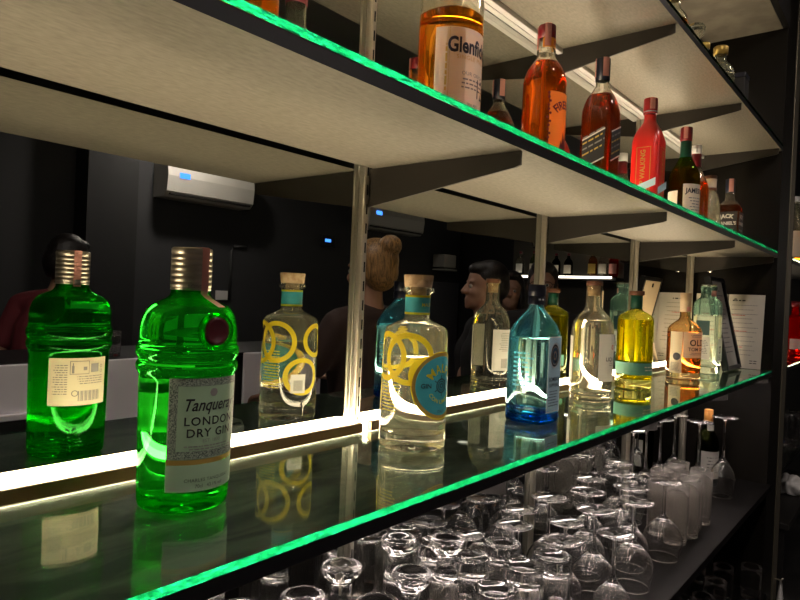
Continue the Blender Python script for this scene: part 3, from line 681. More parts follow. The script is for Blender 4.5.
# square black-labelled bottle at the far end
N = 4.5
pd = [(0, .006, N), (.034, 0, N), (.0395, .002, N), (.0405, .008, N), (.0405, .140, N), (.0385, .158, 4.), (.0300, .174, 3.), (.0190, .184, 2.), (.0160, .196, 2.), (.0165, .210, 2.), (.0150, .214, 2.), (.0148, .226, 2.)]
t = bottle('whiskey_bottle', 'small square dark bottle with black label and white lettering, last on the middle shelf', 'bottle', (2.672, -.150, MZ), 0, pd, M_clear, .165, *L_brown, it=1)
b = MB(M_navy); b.lathe([(.0150, .2135), (.0160, .214), (.0164, .2640), (.0154, .2655), (0, .2657)], 0, 28); b.build('cap', t)
b = MB(M_pink); b.patch(cyl(.0165, 205), -.0085, .0085, .216, .2657, M_pink, .0006, 4, 1); b.build('tax_strip', t)
b = MB(M_blacklab, M_whitelab)
for th in (180, 270):
    f = flat(.0406, th); b.patch(f, -.037, .037, .020, .138, M_blacklab, .0005, 2, 2)
    b.text(f, 'JACK', .0200, 0, .020, M_whitelab, .0010, arc=.10, bold=.05); b.text(f, 'DANIEL\'S', .0165, 0, .093, M_whitelab, .0010, bold=.05); b.text(f, 'WHISKEY', .0120, 0, .068, M_whitelab, .0010)
b.build('front_label', t)
# a bottle outside the frame on the left whose base edge shows in the mirror
b_ = square('square amber bottle at the near left end, only its mirror image in the photo', (.425, -.13, MZ), L_amber, M_claret)
# cable lying along the back
b = MB(M_blackmatte); b.tube([(.20 + .05 * k, -.052 - .006 * math.sin(k * 1.7), MZ + .0042) for k in range(24)], .0035, 0, 8)
b.tube([(.565, -.05, MZ + .008), (.59, -.051, MZ + .008)], .0075, 0, 8)
tag(b.build('cable'), 'thin black cable lying along the back of the middle shelf', 'cable')
# ------------------------------------------------------------------ highest shelf
TZ = .868
t = thing('decanter', 'faceted pale glass stopper and decanter peeping over the highest shelf', 'decanter', (1.81, -.235, TZ))
b = MB(M_clear); b.lathe(smooth_prof([(0, 0), (.032, 0), (.034, .02), (.026, .055), (.012, .070), (.011, .078), (0, .079)], 1), 0, 14, smooth=False); b.build('glass_body', t)
b = MB(M_clear); b.lathe([(0, .0792), (.010, .0792), (.020, .090), (.0235, .110), (.019, .117), (0, .118)], 0, 10, smooth=False); b.build('stopper', t)
def jar(label, loc, h, r, liq):
    t = bottle('liqueur_bottle', label, 'bottle', loc, 0, [(0, .003), (r * .85, 0), (r, .003), (r, h * .48), (r * .8, h * .58), (r * .42, h * .68), (r * .4, h * .88), (r * .4, h * .9)], M_clear, h * .45, *liq, it=1, seg=36)
    b = MB(M_gold); b.lathe([(r * .4, h * .83), (r * .50, h * .84), (r * .52, h * .985), (r * .46, h), (0, h)], 0, 28); b.build('cap', t)
    return t
jar('amber bottle end at the very top edge, left end of the highest shelf row', (1.62, -.235, TZ), .13, .03, L_amber)
jar('low bottle with orange cap between decanter and clear bottle, highest shelf', (1.90, -.235, TZ), .098, .026, L_amber)
jar('clear round bottle with gold cap near the far end of the highest shelf', (2.075, -.235, TZ), .145, .040, L_clear)
t = thing('storage_tin', 'small black tin beside the gold-capped bottle on the highest shelf', 'tin', (2.30, -.235, TZ))
b = MB(M_blackmatte); b.box(-.03, .03, -.03, .03, 0, .110, 0, .003); b.build('box_body', t)
b = MB(M_navy); b.box(-.031, .031, -.031, .031, .1102, .125, 0, .002); b.build('lid', t)

# ------------------------------------------------------------------ glassware on the black shelf
GZ = -.44
def glass(name, label, prof, loc, group, mat=None, seg=40, flute=0, it=1):
    b = MB(mat or M_glassware); b.lathe(smooth_prof(prof, it) if it else prof, 0, seg)
    if flute:
        k, amp, z0, z1 = flute; v2 = []
        for x, y, z in b.v:
            w = amp * (1 + math.cos(k * math.atan2(y, x))) / 2 if z0 < z < z1 else 0
            v2.append((x * (1 - w), y * (1 - w), z))
        b.v = v2
    o = b.build(name); o.location = loc
    return tag(o, label, 'glass', group)
def stem_up(h, rim, bowl, bh, foot):     # upturned stemmed glass: rim on the shelf, foot in the air
    return [(0, bh - .004), (bowl * .35, bh - .008), (bowl * .8, bh * .72), (bowl - .0012, bh * .45), (rim + .0015, .018), (rim, .0005), (rim + .0006, 0), (rim + .0014, .0005), (rim + .003, .018), (bowl, bh * .45), (bowl * .83, bh * .74), (bowl * .38, bh - .004),
            (.0065, bh + .006), (.0042, bh + .022), (.0038, h - .022), (.0060, h - .008), (foot * .5, h - .0045), (foot - .002, h - .0028), (foot, h - .0015), (foot - .002, h - .0002), (0, h)]
P_wine = stem_up(.200, .033, .0425, .098, .0385)
P_ball = stem_up(.205, .040, .0515, .105, .044)
P_large = stem_up(.285, .034, .0440, .130, .0430)
P_pils = [(0, .196), (.019, .194), (.0225, .185), (.0310, .03), (.0325, .0005), (.0333, 0), (.0342, .0006), (.0330, .03), (.0245, .19), (.0200, .206), (.0150, .214), (.0140, .228), (.0180, .238), (.0285, .248), (.0305, .254), (.0300, .2605), (.0270, .2615), (.0150, .2600), (0, .2575)]
P_tumb = [(0, .176), (.026, .175), (.0305, .165), (.0340, .06), (.0365, .0006), (.0375, 0), (.0385, .0006), (.0370, .06), (.0350, .188), (.0355, .198), (.0350, .2045), (.0320, .2055), (.0200, .2015), (0, .2000)]
P_high = [(0, .001), (.026, 0), (.0300, .0015), (.0312, .006), (.0328, .165), (.0325, .1665), (.0312, .166), (.0295, .02), (.0270, .014), (0, .013)]
P_short = [(0, .001), (.028, 0), (.0325, .0015), (.0338, .006), (.0360, .118), (.0354, .1195), (.0342, .119), (.0318, .018), (.029, .013), (0, .012)]
def place(kind, name, prof, pts, words, group, mat=None, flute=0, z=GZ, **k):
    o0 = None
    for i, (x, y) in enumerate(pts):
        lab = words % (ordn[i] if i < len(ordn) else str(i))
        if o0 is None: o0 = glass(name, lab, prof, (x, y, z), group, mat, flute=flute, **k)
        else: dup(o0, (x, y, z), label=lab)
def rows(pts):   # name order: front row first, then from the left
    return sorted(pts, key=lambda p: (p[0]))
place('pilsner', 'pilsner_glass', P_pils, rows([(.505, -.075), (.585, -.105), (.690, -.075), (.745, -.165), (.832, -.068), (.886, -.128), (.640, -.19)]), 'tall footed beer glass upside down, %s of its kind from the left', 'upturned footed beer glasses', flute=(14, .05, .012, .192))
place('tumbler', 'tumbler_glass', P_tumb, rows([(.975, -.120), (1.010, -.208), (1.088, -.225), (1.072, -.130), (.985, -.040), (.895, -.220), (.800, -.250)]), 'heavy based fluted tumbler upside down, %s of its kind from the left', 'upturned fluted tumblers', flute=(14, .075, .012, .190))
place('wine', 'wine_glass', P_wine, rows([(1.075, -.045), (1.190, -.090), (1.288, -.160), (1.185, -.200), (1.300, -.262), (1.290, -.050)]), 'small stemmed wine glass upside down, %s of its kind from the left', 'upturned small wine glasses')
place('balloon', 'balloon_glass', P_ball, rows([(1.405, -.065), (1.400, -.180), (1.520, -.110), (1.530, -.222), (1.640, -.065), (1.640, -.175), (1.755, -.110), (1.770, -.220), (1.870, -.060)]), 'wide stemmed balloon glass upside down, %s of its kind from the left', 'upturned balloon glasses')
place('large', 'wine_glass', P_large, rows([(1.985, -.060), (2.115, -.058), (2.255, -.060), (2.325, -.165), (2.400, -.065), (2.500, -.205)]), 'tall wine glass upside down behind the straight tumblers, %s of its kind from the left', 'upturned tall wine glasses')
place('high', 'highball_glass', P_high, rows([(1.960, -.150), (2.035, -.135), (2.110, -.150), (2.185, -.140), (1.985, -.225), (2.060, -.215), (2.138, -.222), (1.905, -.215)]), 'straight frosted highball tumbler standing upright in a cluster, %s from the left', 'upright frosted highball tumblers', mat=M_frost)
place('short', 'tumbler_glass', P_short, rows([(2.42, -.10), (2.50, -.20), (2.58, -.11), (2.66, -.19), (2.74, -.10), (2.74, -.27), (2.33, -.20), (2.24, -.12), (2.16, -.21), (2.06, -.14)]), 'short clear tumbler on the lowest shelf, %s from the left', 'short tumblers on the lowest shelf', z=-.86)
# wine bottle beyond the glasses
pz = [(0, .016), (.030, .002), (.0385, 0), (.0400, .004), (.0400, .150), (.0385, .165), (.0300, .188), (.0185, .205), (.0150, .220), (.0150, .275), (.0158, .277), (.0155, .282)]
t = bottle('wine_bottle', 'dark wine bottle with white label and orange neck paper among the upturned glasses', 'bottle', (2.635, -.120, GZ), 0, pz, glassm('dark olive glass', (.22, .26, .08), 1.5), .20, *L_clear, it=1)
b = MB(M_whitelab, M_greyink); f = cyl(.0401, 235); b.patch(f, -.050, .050, .030, .130, M_whitelab, .0004, 26, 2); b.strokes(f, -.03, .03, .105, 5, .012, .004, M_greyink, .0008, 201, 'C'); b.build('front_label', t)
b = MB(principled('orange neck paper', (.80, .36, .08), .5), M_whitelab); b.lathe([(.0151, .232), (.0158, .2325), (.0158, .2825), (.0150, .2835), (0, .284)], 0, 24); b.patch(cyl(.0200, 225), -.014, .014, .206, .228, M_whitelab, .0004, 8, 1); b.build('neck_foil', t)

# ------------------------------------------------------------------ picture frame, menus, hooks
t = thing('picture_frame', 'black picture frame leaning back beside the menus, rear of the lower shelf end', 'picture frame', (2.640, -.188, .0002))
LE = math.atan2(.078, .345)
def lean(u, v, o): return (u, math.sin(LE) * v - o * math.cos(LE), math.cos(LE) * v + o * math.sin(LE))
def leanbox(b, u0, u1, v0, v1, o0, o1, m):
    v = [lean(x, y, z) for x in (u0, u1) for y in (v0, v1) for z in (o0, o1)]
    b.add(v, [(0, 1, 3, 2)[::-1], (4, 6, 7, 5)[::-1], (0, 4, 5, 1)[::-1], (2, 3, 7, 6)[::-1], (0, 2, 6, 4)[::-1], (1, 5, 7, 3)[::-1]], m, False)
b = MB(M_black)
W, H = .108, .352
for a in ((-W, -W + .014, .003, H), (W - .014, W, .003, H), (-W + .014, W - .014, .003, .017), (-W + .014, W - .014, H - .014, H)): leanbox(b, *a, -.0055, .016, 0)
b.build('frame_border', t)
b = MB(M_whitelab, M_greyink); leanbox(b, -W + .014, W - .014, .017, H - .014, .003, .006, M_whitelab)
b.strokes(lambda u, v, o: lean(u, v, .006 + o), -.07, .07, .30, 14, .018, .004, M_greyink, .0005, 301, 'C'); b.build('picture_sheet', t)
M_mdf = principled('beige backing board', (.62, .47, .30), .65)
b = MB(M_mdf, M_blackmatte); leanbox(b, -W + .0145, W - .0145, .0175, H - .0145, -.0045, .0025, M_mdf)
leanbox(b, -.004, .004, H - .040, H - .024, -.008, -.0042, M_blackmatte); b.build('backing_board', t)
b = MB(M_mdf); b.tube([lean(0, .20, -.005), (0, .105, .004)], .006, 0, 8); b.build('easel_strut', t)
M_menu = principled('menu paper', (.62, .58, .50), .6)
def menu(label, y0, y1, x, seed, bend):
    def f(u, v, o):
        w = (u - y0) / (y1 - y0); return (x + .004 - .035 * (1 - v / .29) - bend * math.sin(w * PI) + (.006 if False else 0) - o, -u, v)
    def ff(u, v, o):
        return f(u, v, o)
    b = MB(M_menu, M_ink, M_redink, M_greyink)
    b.patch(ff, y0, y1, .0012, .288, M_menu, 0, 14, 8)
    w = y1 - y0
    b.strokes(ff, y0 + .1 * w, y1 - .12 * w, .245, 12, .0175, .0022, M_greyink, .0008, seed); b.strokes(ff, y0 + .12 * w, y0 + .6 * w, .205, 3, .062, .003, M_redink, .0009, seed + 1); b.strokes(ff, y0 + .12 * w, y1 - .4 * w, .262, 1, .01, .005, M_ink, .0009, seed + 2)
    b.strokes(ff, y1 - .3 * w, y1 - .08 * w, .030, 2, .009, .003, M_ink, .0009, seed + 3); b.annulus(ff, y0 + .2 * w, .268, 0, .006, M_greyink, .0009, n=10)
    tag(b.build('menu_sheet'), label, 'menu', 'printed menu sheets')
menu('printed white menu sheet leaning in the corner behind the teal bottle and frame', .014, .132, 2.800, 311, .006)
menu('printed white menu sheet leaning on the end panel, right of the picture frame', .134, .262, 2.806, 321, .008)
def hook(z, label):
    b = MB(principled('polished chrome', (.8, .78, .74), .12, 1.))
    b.tube([(2.795, -.0005, z), (2.795, -.030, z + .002), (2.795, -.048, z - .002), (2.795, -.056, z - .012), (2.795, -.066, z - .014), (2.795, -.074, z - .002)], [.002, .002, .0028, .0060, .0070, .0040], 0, 10)
    q = MB(); q.lathe([(0, -.0005), (.009, -.0005), (.009, -.003), (0, -.0032)][::-1], 0, 16)
    b.add([(2.795 + v[0], v[2], z + v[1]) for v in q.v], q.f, 0)
    tag(b.build('wall_hook'), label, 'hook')
hook(.392, 'small chrome hook on the mirror above the picture frame')
hook(.752, 'small chrome hook on the mirror above the whisky bottles')

# ------------------------------------------------------------------ seen in the strip of the next bay
t = bottle('liqueur_bottle', 'bright red bottle on the next bay, past the bronze post', 'bottle', (3.62, -.258, 0), 0, py, hazy(glassm('red bottle glass', (.95, .12, .08), 1.5), (.95, .05, .04), .3), .188, *L_red, it=1, seg=40)
b = MB(M_whitelab); b.patch(cyl(.0475, 215), -.04, .04, .05, .10, M_whitelab, .0005, 20, 1); b.build('front_label', t)
b = MB(M_capred); b.lathe([(.0155, .2553), (.0180, .2555), (.0182, .2800), (0, .281)], 0, 24); b.build('cap', t)
t = bottle('whisky_bottle', 'cream labelled bottle on the upper shelf of the next bay', 'bottle', (3.50, -.255, MZ), 0, pb, M_clear, .15, *L_amber, it=1, seg=40)
b = MB(M_crm); b.patch(cyl(.0425, 215), -.045, .045, .03, .15, M_crm, .0005, 20, 1); b.build('front_label', t)
b = MB(M_white); b.lathe([(.0150, .2885), (.0168, .289), (.0170, .3150), (0, .316)], 0, 24); b.build('cap', t)
place('bay', 'highball_glass', P_high, [(3.60, -.22), (3.69, -.26), (3.80, -.25)], 'clear tumbler on the bottom shelf of the next bay, %s from the left', 'tumblers in the next bay')
t = thing('hanging_towel', 'small white towel hanging in the dark at the bottom right corner', 'towel', (3.082, -.3002, -.893))
b = MB(M_white); vs = []; n = 28; lv = 14
for j in range(lv):
    q = j / (lv - 1); r = .006 + .030 * min(1, q * 1.6) ** .8
    for i in range(n):
        a = 2 * PI * i / n; w = 1 + .22 * q * math.sin(5 * a + 1.3 * q)
        vs.append((r * w * math.cos(a) * 1.15, -.022 + .55 * r * w * math.sin(a), -.30 * q))
b.add(vs, [(j * n + i, (j + 1) * n + i, (j + 1) * n + (i + 1) % n, j * n + (i + 1) % n) for j in range(lv - 1) for i in range(n)] + [list(range(n))[::-1], [(lv - 1) * n + i for i in range(n)]], 0)
b.build('cloth_fold', t)
b = MB(M_steel); b.tube([(0, .0003, .004), (0, -.022, .004), (0, -.030, .012)], .003, 0, 8); b.build('peg', t)
# folded cloth and a pale squeeze bottle low down at the right
t = thing('back_bench', 'low dark bench beyond the bronze corner post', 'bench', (3.7, -.17, FZ))
b = MB(M_blackmatte); b.box(-.52, .6, -.16, .155, .54, .57, 0, .004); b.build('bench_top', t)
for sx in (-.48, .55):
    for sy in (-.12, .12):
        b = MB(M_blackmatte); b.box(sx - .02, sx + .02, sy - .02, sy + .02, .0005, .5395); b.build('leg', t)
bm = bmesh.new(); bmesh.ops.create_icosphere(bm, subdivisions=4, radius=1)
for v in bm.verts:
    k = 1 + .16 * math.sin(7 * v.co.x + 3 * v.co.z) + .12 * math.sin(9 * v.co.y + 5 * v.co.x); v.co = Vector((v.co.x * .07 * k, v.co.y * .06 * k, max(v.co.z, -.55) * .055 * k))
zmin = min(v.co.z for v in bm.verts); b = MB(M_white); b.bm(bm, 0, True); o = b.build('bar_cloth'); o.location = (3.72, -.255, FZ + .5705 - zmin)
tag(o, 'crumpled white bar cloth low at the right edge of the photo', 'cloth')

# ------------------------------------------------------------------ the room behind the camera, seen in the mirror
t = thing('bar_counter', 'long bar counter with pale steel front, reflected in the mirror', 'bar counter', (1.2, -1.78, FZ))
M_pan = principled('pale satin sheet', (.86, .82, .88), .5)
b = MB(M_black); b.box(-2.0, 1.9, -.22, .235, 1.185, 1.20, 0, .004); b.build('worktop', t)
b = MB(M_blackmatte); b.box(-1.98, 1.88, -.2, .2195, .002, 1.1845); b.build('carcass', t)
b = MB(M_pan); b.box(-1.98, -.16, .236, .25, 1.04, 1.198, 0, .004); b.box(-1.98, -.16, .22, .272, 1.02, 1.0395, 0, .003); b.build('front_panel', t)
b = MB(M_pan); b.box(-.15, .36, .236, .25, .93, 1.198, 0, .004); b.build('front_panel', t)
b = MB(M_pan); b.box(.52, .98, .236, .25, .93, 1.198, 0, .004); b.build('front_panel', t)
b = MB(M_white); b.box(-.235, -.163, .2625, .30, .985, 1.055, 0, .004); b.build('socket_box', t)
gl = glass('tumbler_glass', 'small clear tumbler on the bar counter, reflected at left', P_short, (1.18, -1.62, FZ + 1.2002), None)
gl.scale = (.8, .8, .8)
M_acw = principled('air conditioner shell', (.62, .60, .54), .45)
M_blue = emitter('blue display', (.05, .22, 1.), 3.)
def aircon(x, z, w, label):
    t = thing('air_conditioner', label, 'air conditioner', (x, -4.001, z))
    b = MB(M_acw); pts = [(0., -.14), (.16, -.14), (.20, -.10), (.215, .02), (.20, .125), (.17, .14), (0., .14)]
    v = [(sx, y, zz) for sx in (-w / 2, w / 2) for y, zz in pts]; n = len(pts)
    b.add(v, [list(range(n)), list(range(2 * n - 1, n - 1, -1))] + [(i + n, (i + 1) % n + n, (i + 1) % n, i) for i in range(n)], 0, False); b.build('shell', t)
    b = MB(M_blackmatte); b.box(-w / 2 + .03, w / 2 - .03, .165, .205, -.125, -.112); b.build('air_slot', t)
    b = MB(M_blue); b.box(-w / 2 + .10, -w / 2 + .19, .2115, .2175, .01, .05); b.build('display', t)
aircon(3.06, 1.06, .82, 'white wall air conditioner with blue display, reflected left of the first post')
aircon(5.45, 1.07, .95, 'white wall air conditioner reflected just right of the first post')
b = MB(M_acw); b.box(6.40, 6.66, -3.999, -3.82, .60, .76, 0, .01); b.box(6.40, 6.66, -3.999, -3.80, .56, .580, 0, .005)
tag(b.build('wall_unit'), 'small white wall unit far away beside the dark corner', 'wall unit')
b = MB(principled('grey door paint', (.12, .12, .14), .6)); b.box(6.2, 6.95, -3.999, -3.96, FZ + .002, .42, 0, .004); tag(b.build('door_1'), kind='structure')
b = MB(M_white); b.box(3.26, 3.38, -3.999, -3.985, .12, .20, 0, .003); tag(b.build('wall_switch'), 'white switch plate on the far wall under its conduit', 'switch')
b = MB(principled('grey conduit', (.035, .035, .036), .6)); b.tube([(3.40, -3.990, .12), (3.40, -3.990, .55), (3.43, -3.990, .60), (3.56, -3.990, .60)], .011, 0, 8); tag(b.build('conduit'), 'thin grey conduit running up the far wall above the switch', 'conduit')
b = MB(M_blackmatte, M_blue); b.box(4.48, 4.66, -3.999, -3.975, .69, .81, 0, .003); b.box(4.52, 4.60, -3.9745, -3.973, .74, .77, M_blue); tag(b.build('wall_controller'), 'black wall controller with small blue display', 'wall controller')
b = MB(M_white); b.box(6.985, 6.999, -3.55, -3.40, .22, .31, 0, .003); tag(b.build('wall_switch'), 'pale switch plate beside the head in profile', 'switch')
def lamp(x, y, label, strength=14):
    t = thing('ceiling_lamp', label, 'ceiling light', (x, y, CZ)); b = MB(M_white); b.lathe([(.075, -.0005), (.085, -.004), (.085, -.014), (.070, -.016), (.070, -.0005)], 0, 32); b.build('trim_ring', t)
    b = MB(emitter('ceiling lamp disc %d' % strength, (1., .86, .78), strength)); b.lathe([(0, -.012), (.069, -.012), (.069, -.004), (0, -.004)], 0, 32); b.build('lamp_disc', t)
lamp(8.0 - 1.15, -3.72, 'small white ceiling light far away in the mirror', 1.6)
for x, y, nm, w in ((-.35, -.95, 'over the aisle left of the camera', 150), (1.05, -.95, 'over the middle of the aisle', 150), (2.45, -1.00, 'over the right part of the aisle', 60), (2.68, -3.4, 'in front of the nearer air conditioner', 260)): lamp(x, y, 'added round ceiling fill light ' + nm, w)  # unseen lamps added as fill for the labels, counter and air conditioner
# far back bar on the end wall
def backshelf(z, y0, y1, label):
    t = thing('back_bar_shelf', label, 'shelf', (6.85, 0, z)); b = MB(M_blackmatte); b.box(-.16, .148, y0, y1, -.03, 0); b.build('board', t)
    b = MB(emitter('back bar light strip', (1., .86, .72), 7)); b.box(-.178, -.162, y0 + .05, y1 - .05, -.012, .010, 0, .002); b.build('light_strip', t)
backshelf(.515, -3.15, -1.78, 'far back bar shelf with a bright light strip, reflected between the posts')
backshelf(1.02, -3.15, -1.78, 'upper far back bar shelf with a light strip')
b = MB(principled('back bar panel', (.12, .11, .085), .5)); b.box(6.9995, 6.9999, -3.2, -1.15, -.2, 1.25); tag(b.build('trim_2'), kind='structure')
k = 0
for y, h, g, lb, m in ((-1.85, .30, glassm('far red glass', (.9, .12, .06), 1.5), 'red far bottle at the right end of the lit back bar shelf', M_pink), (-1.965, .30, M_clear, 'far bottle with pale label, second from the right on the lit back bar shelf', M_crm), (-2.085, .30, glassm('far amber glass', (.9, .5, .2), 1.5), 'amber far bottle with gold label on the lit back bar shelf', M_gold),
                       (-2.37, .27, glassm('far dark glass', (.1, .12, .06), 1.5), 'dark far bottle with bright yellow label on the back bar shelf', M_crm), (-2.52, .27, glassm('far dark glass', (.1, .12, .06), 1.5), 'dark far bottle behind the second post on the back bar shelf', M_crm), (-2.80, .30, glassm('far olive glass', (.6, .7, .3), 1.5), 'slim far bottle with pointed neck on the back bar shelf', M_crm), (-2.98, .30, M_clear, 'clear slim far bottle, leftmost on the back bar shelf', M_whitelab)):
    r = .050
    t = thing('far_bottle', lb, 'bottle', (6.78, y, .5155), group='bottles on the far back bar')
    b = MB(g); b.lathe(smooth_prof([(0, 0), (r, 0), (r, h * .6), (r * .8, h * .7), (r * .35, h * .8), (r * .33, h * .9), (0, h * .9)], 1), 0, 24); b.build('glass_body', t)
    b = MB(m); b.patch(cyl(r + .0008, 180), -.05, .05, h * .15, h * .5, m, .0005, 16, 1); b.build('front_label', t)
    b = MB(M_claret); b.lathe([(0, h * .905), (r * .36, h * .905), (r * .38, h), (0, h)], 0, 16); b.build('cap', t)
b = MB(MATS['polished chrome']); 
for j in range(4): b.tube([(6.80, -2.70 - .02 * j, .98), (6.79, -2.70 - .05 * j, .93), (6.77, -2.69 - .04 * j, .86), (6.80, -2.66 - .03 * j, .84)], .012, 0, 8)
tag(b.build('glass_rack'), 'bright chrome stemware rack under the upper far shelf', 'rack')

# ------------------------------------------------------------------ people reflected in the mirror
M_skin = principled('skin', (.36, .19, .125), .5)
M_eye = principled('eye white', (.36, .34, .32), .4); M_iris = principled('dark iris', (.02, .012, .008), .2)
def capsule(b, p, q, r0, r1, seg=14):
    p = Vector(p); q = Vector(q); n = 5
    pts = []; rad = []
    d = (q - p); L = d.length; d = d / L if L > 1e-6 else Vector((0, 0, 1))
    for i in range(n): a = PI / 2 * (1 - i / n); pts.append(p - d * r0 * math.sin(a)); rad.append(max(r0 * math.cos(a), .0006))
    pts.append(p); rad.append(r0); pts.append(q); rad.append(r1)
    for i in range(1, n + 1): a = PI / 2 * i / n; pts.append(q + d * r1 * math.sin(a)); rad.append(max(r1 * math.cos(a), .0006))
    b.tube(pts, rad, 0, seg)
def chain(b, pts):
    for (p, r0), (q, r1) in zip(pts, pts[1:]): capsule(b, p, q, r0, r1)
def fuse(b, name, mat, parent, voxel, smooth=6):
    t = MB(mat); t.v, t.f, t.m, t.sm = b.v, b.f, [0] * len(b.f), b.sm
    o = t.build('raw'); rm = o.modifiers.new('r', 'REMESH'); rm.mode = 'VOXEL'; rm.voxel_size = voxel; rm.use_smooth_shade = True
    sm = o.modifiers.new('s', 'SMOOTH'); sm.factor = .5; sm.iterations = smooth
    bpy.context.view_layer.update()
    me = bpy.data.meshes.new_from_object(o.evaluated_get(bpy.context.evaluated_depsgraph_get()))
    bpy.data.objects.remove(o)
    me.materials.clear(); me.materials.append(mat); me.name = name
    n = bpy.data.objects.new(name, me); COL.objects.link(n)
    if parent: n.parent = parent
    return n
def person(label, loc, face, hairfn, shirtm, trousm, hands=None, turn=0., group='people reflected in the mirror', sleeve='short', skin=M_skin, glasses=False, K=1., bend=0.):
    """standing figure, faces +Y of its own space, then turned by face (radians about Z); turn = head turned on the neck"""
    t = thing('person', label, 'person', (loc[0], loc[1], FZ), face, group); t.scale = (K, K, K); t.rotation_euler = (-bend, 0, face)
    b = MB(0)
    for s in (-1, 1):
        chain(b, [((s * .095, -.02, .055), .042), ((s * .095, -.01, .12), .040), ((s * .095, -.015, .34), .056), ((s * .095, 0, .50), .052), ((s * .095, .005, .62), .066), ((s * .088, 0, .88), .088)])
        chain(b, [((s * .095, -.045, .035), .034), ((s * .105, .07, .032), .034), ((s * .108, .14, .026), .025)])
    chain(b, [((0, 0, .92), .125), ((0, .005, 1.05), .115), ((0, .01, 1.15), .118)])
    for s in (-1, 1): chain(b, [((s * .06, 0, .93), .105), ((s * .055, .005, 1.10), .095), ((s * .07, .012, 1.27), .105), ((s * .06, 0, 1.36), .080)])
    chain(b, [((-.165, -.005, 1.395), .052), ((0, -.005, 1.415), .070), ((.165, -.005, 1.395), .052)])
    chain(b, [((0, -.01, 1.40), .066), ((0, 0, 1.49), .056), ((0, .01, 1.56), .056)])
    T = Matrix.Rotation(turn, 3, 'Z')
    def hp(x, y, z): v = T @ Vector((x, y, 0)); return (v.x, v.y, z)
    def ell(x, y, z, r, mb=None):
        q = MB(); q.sphere((0, 0, 0), r, 0, 20, 14); (mb or b).add([tuple(T @ Vector((v[0] + x, v[1] + y, 0)))[:2] + (v[2] + z,) for v in q.v], q.f, 0)
    ell(0, -.005, 1.635, (.077, .097, .092)); ell(0, .035, 1.575, (.062, .064, .078)); ell(0, .055, 1.535, (.047, .050, .045)); ell(0, .088, 1.508, (.022, .016, .016))
    capsule(b, hp(0, .096, 1.612), hp(0, .114, 1.580), .010, .0145); 
    for s in (-1, 1):
        ell(s * .012, .108, 1.577, (.010, .011, .009)); ell(s * .034, .072, 1.578, (.026, .022, .022)); ell(s * .030, .080, 1.630, (.026, .015, .0085)); ell(s * .0785, -.005, 1.597, (.011, .022, .034))
    ell(0, .094, 1.546, (.024, .012, .0065)); ell(0, .093, 1.534, (.021, .012, .0075))
    default = ((-.225, .03, .78), (.225, .03, .78)); H = hands or default
    arms = []
    for s, hd in zip((-1, 1), H):
        sh = Vector((s * .185, -.005, 1.385)); w = Vector(hd); dv = w - sh; L = min(dv.length, .555); w = sh + dv.normalized() * L
        mid = (sh + w) / 2; off = math.sqrt(max(.0, .285 ** 2 - (L / 2) ** 2)); out = Vector((s * .5, -.4, -.75)); out -= dv.normalized() * out.dot(dv.normalized()); out.normalize()
        e = mid + out * off
        chain(b, [(tuple(sh), .052), (tuple(sh.lerp(e, .5)), .045), (tuple(e), .038), (tuple(e.lerp(w, .3)), .040), (tuple(w), .026)])
        f = (w - e).normalized(); side = f.cross(Vector((0, 0, 1))); side = side.normalized() if side.length > .2 else Vector((0, 1, 0)) * -s
        nrm = side.cross(f)
        palm = w + f * .045
        for q in (-1.2, -.4, .4, 1.2): capsule(b, w + f * .008 + side * q * .010, w + f * .085 + side * q * .017, .015, .0105, 10)
        for q, ln in ((-1.5, .066), (-.5, .078), (.5, .074), (1.5, .056)):
            a = w + f * .085 + side * q * .0175; m1 = a + (f * .9 - nrm * .35).normalized() * ln * .5; m2 = m1 + (f * .55 - nrm * .8).normalized() * ln * .5
            chain(b, [(a, .0098), (m1, .0090), (m2, .0078)])
        inn = -1 if (side.x * s > 0) else 1
        a = w + f * .025 + side * inn * .022; m1 = a + (f * .6 + side * inn * .75).normalized() * .038; m2 = m1 + (f * .95 + side * inn * .1 - nrm * .3).normalized() * .030
        chain(b, [(a, .013), (m1, .011), (m2, .0092)])
        arms.append((sh, e, w))
    fuse(b, 'body', skin, t, .0075, 5)
    for s in (-1, 1):
        e = MB(M_eye, M_iris); q = MB(); q.sphere((0, 0, 0), .0108, 0, 14, 10)
        c = T @ Vector((s * .031, .0835, 0)); e.add([(v[0] + c.x, v[1] + c.y, v[2] + 1.606) for v in q.v], q.f, M_eye)
        c2 = T @ Vector((s * .031, .0885, 0)); q = MB(); q.sphere((0, 0, 0), .0068, 0, 12, 8); e.add([(v[0] + c2.x, v[1] + c2.y, v[2] + 1.606) for v in q.v], q.f, M_iris); e.build('eye', t)
    hb = MB(0); hairm = hairfn(hb, ell); fuse(hb, 'hair', hairm, t, .008, 4)
    g = MB(0)
    for s in (-1, 1): chain(g, [((s * .06, 0, .93), .120), ((s * .055, .005, 1.10), .110), ((s * .07, .012, 1.27), .120), ((s * .06, 0, 1.355), .095)])
    chain(g, [((-.165, -.005, 1.395), .064), ((0, -.005, 1.405), .080), ((.165, -.005, 1.395), .064)])
    for sh, e, w in arms:
        k = 1. if sleeve == 'long' else .62
        chain(g, [(tuple(sh), .066), (tuple(sh.lerp(e, .5 if k == 1 else .4)), .060), (tuple(sh.lerp(e, k)), .054)])
        if sleeve == 'long': chain(g, [(tuple(e), .052), (tuple(e.lerp(w, .9)), .042)])
    fuse(g, 'shirt', shirtm, t, .011, 5)
    g = MB(0)
    for s in (-1, 1): chain(g, [((s * .095, -.015, .10), .066), ((s * .095, -.012, .34), .072), ((s * .095, .0, .50), .070), ((s * .092, .005, .62), .082), ((s * .086, 0, .88), .102)])
    for s in (-1, 1): chain(g, [((s * .055, 0, .90), .119), ((s * .055, 0, .985), .117)])
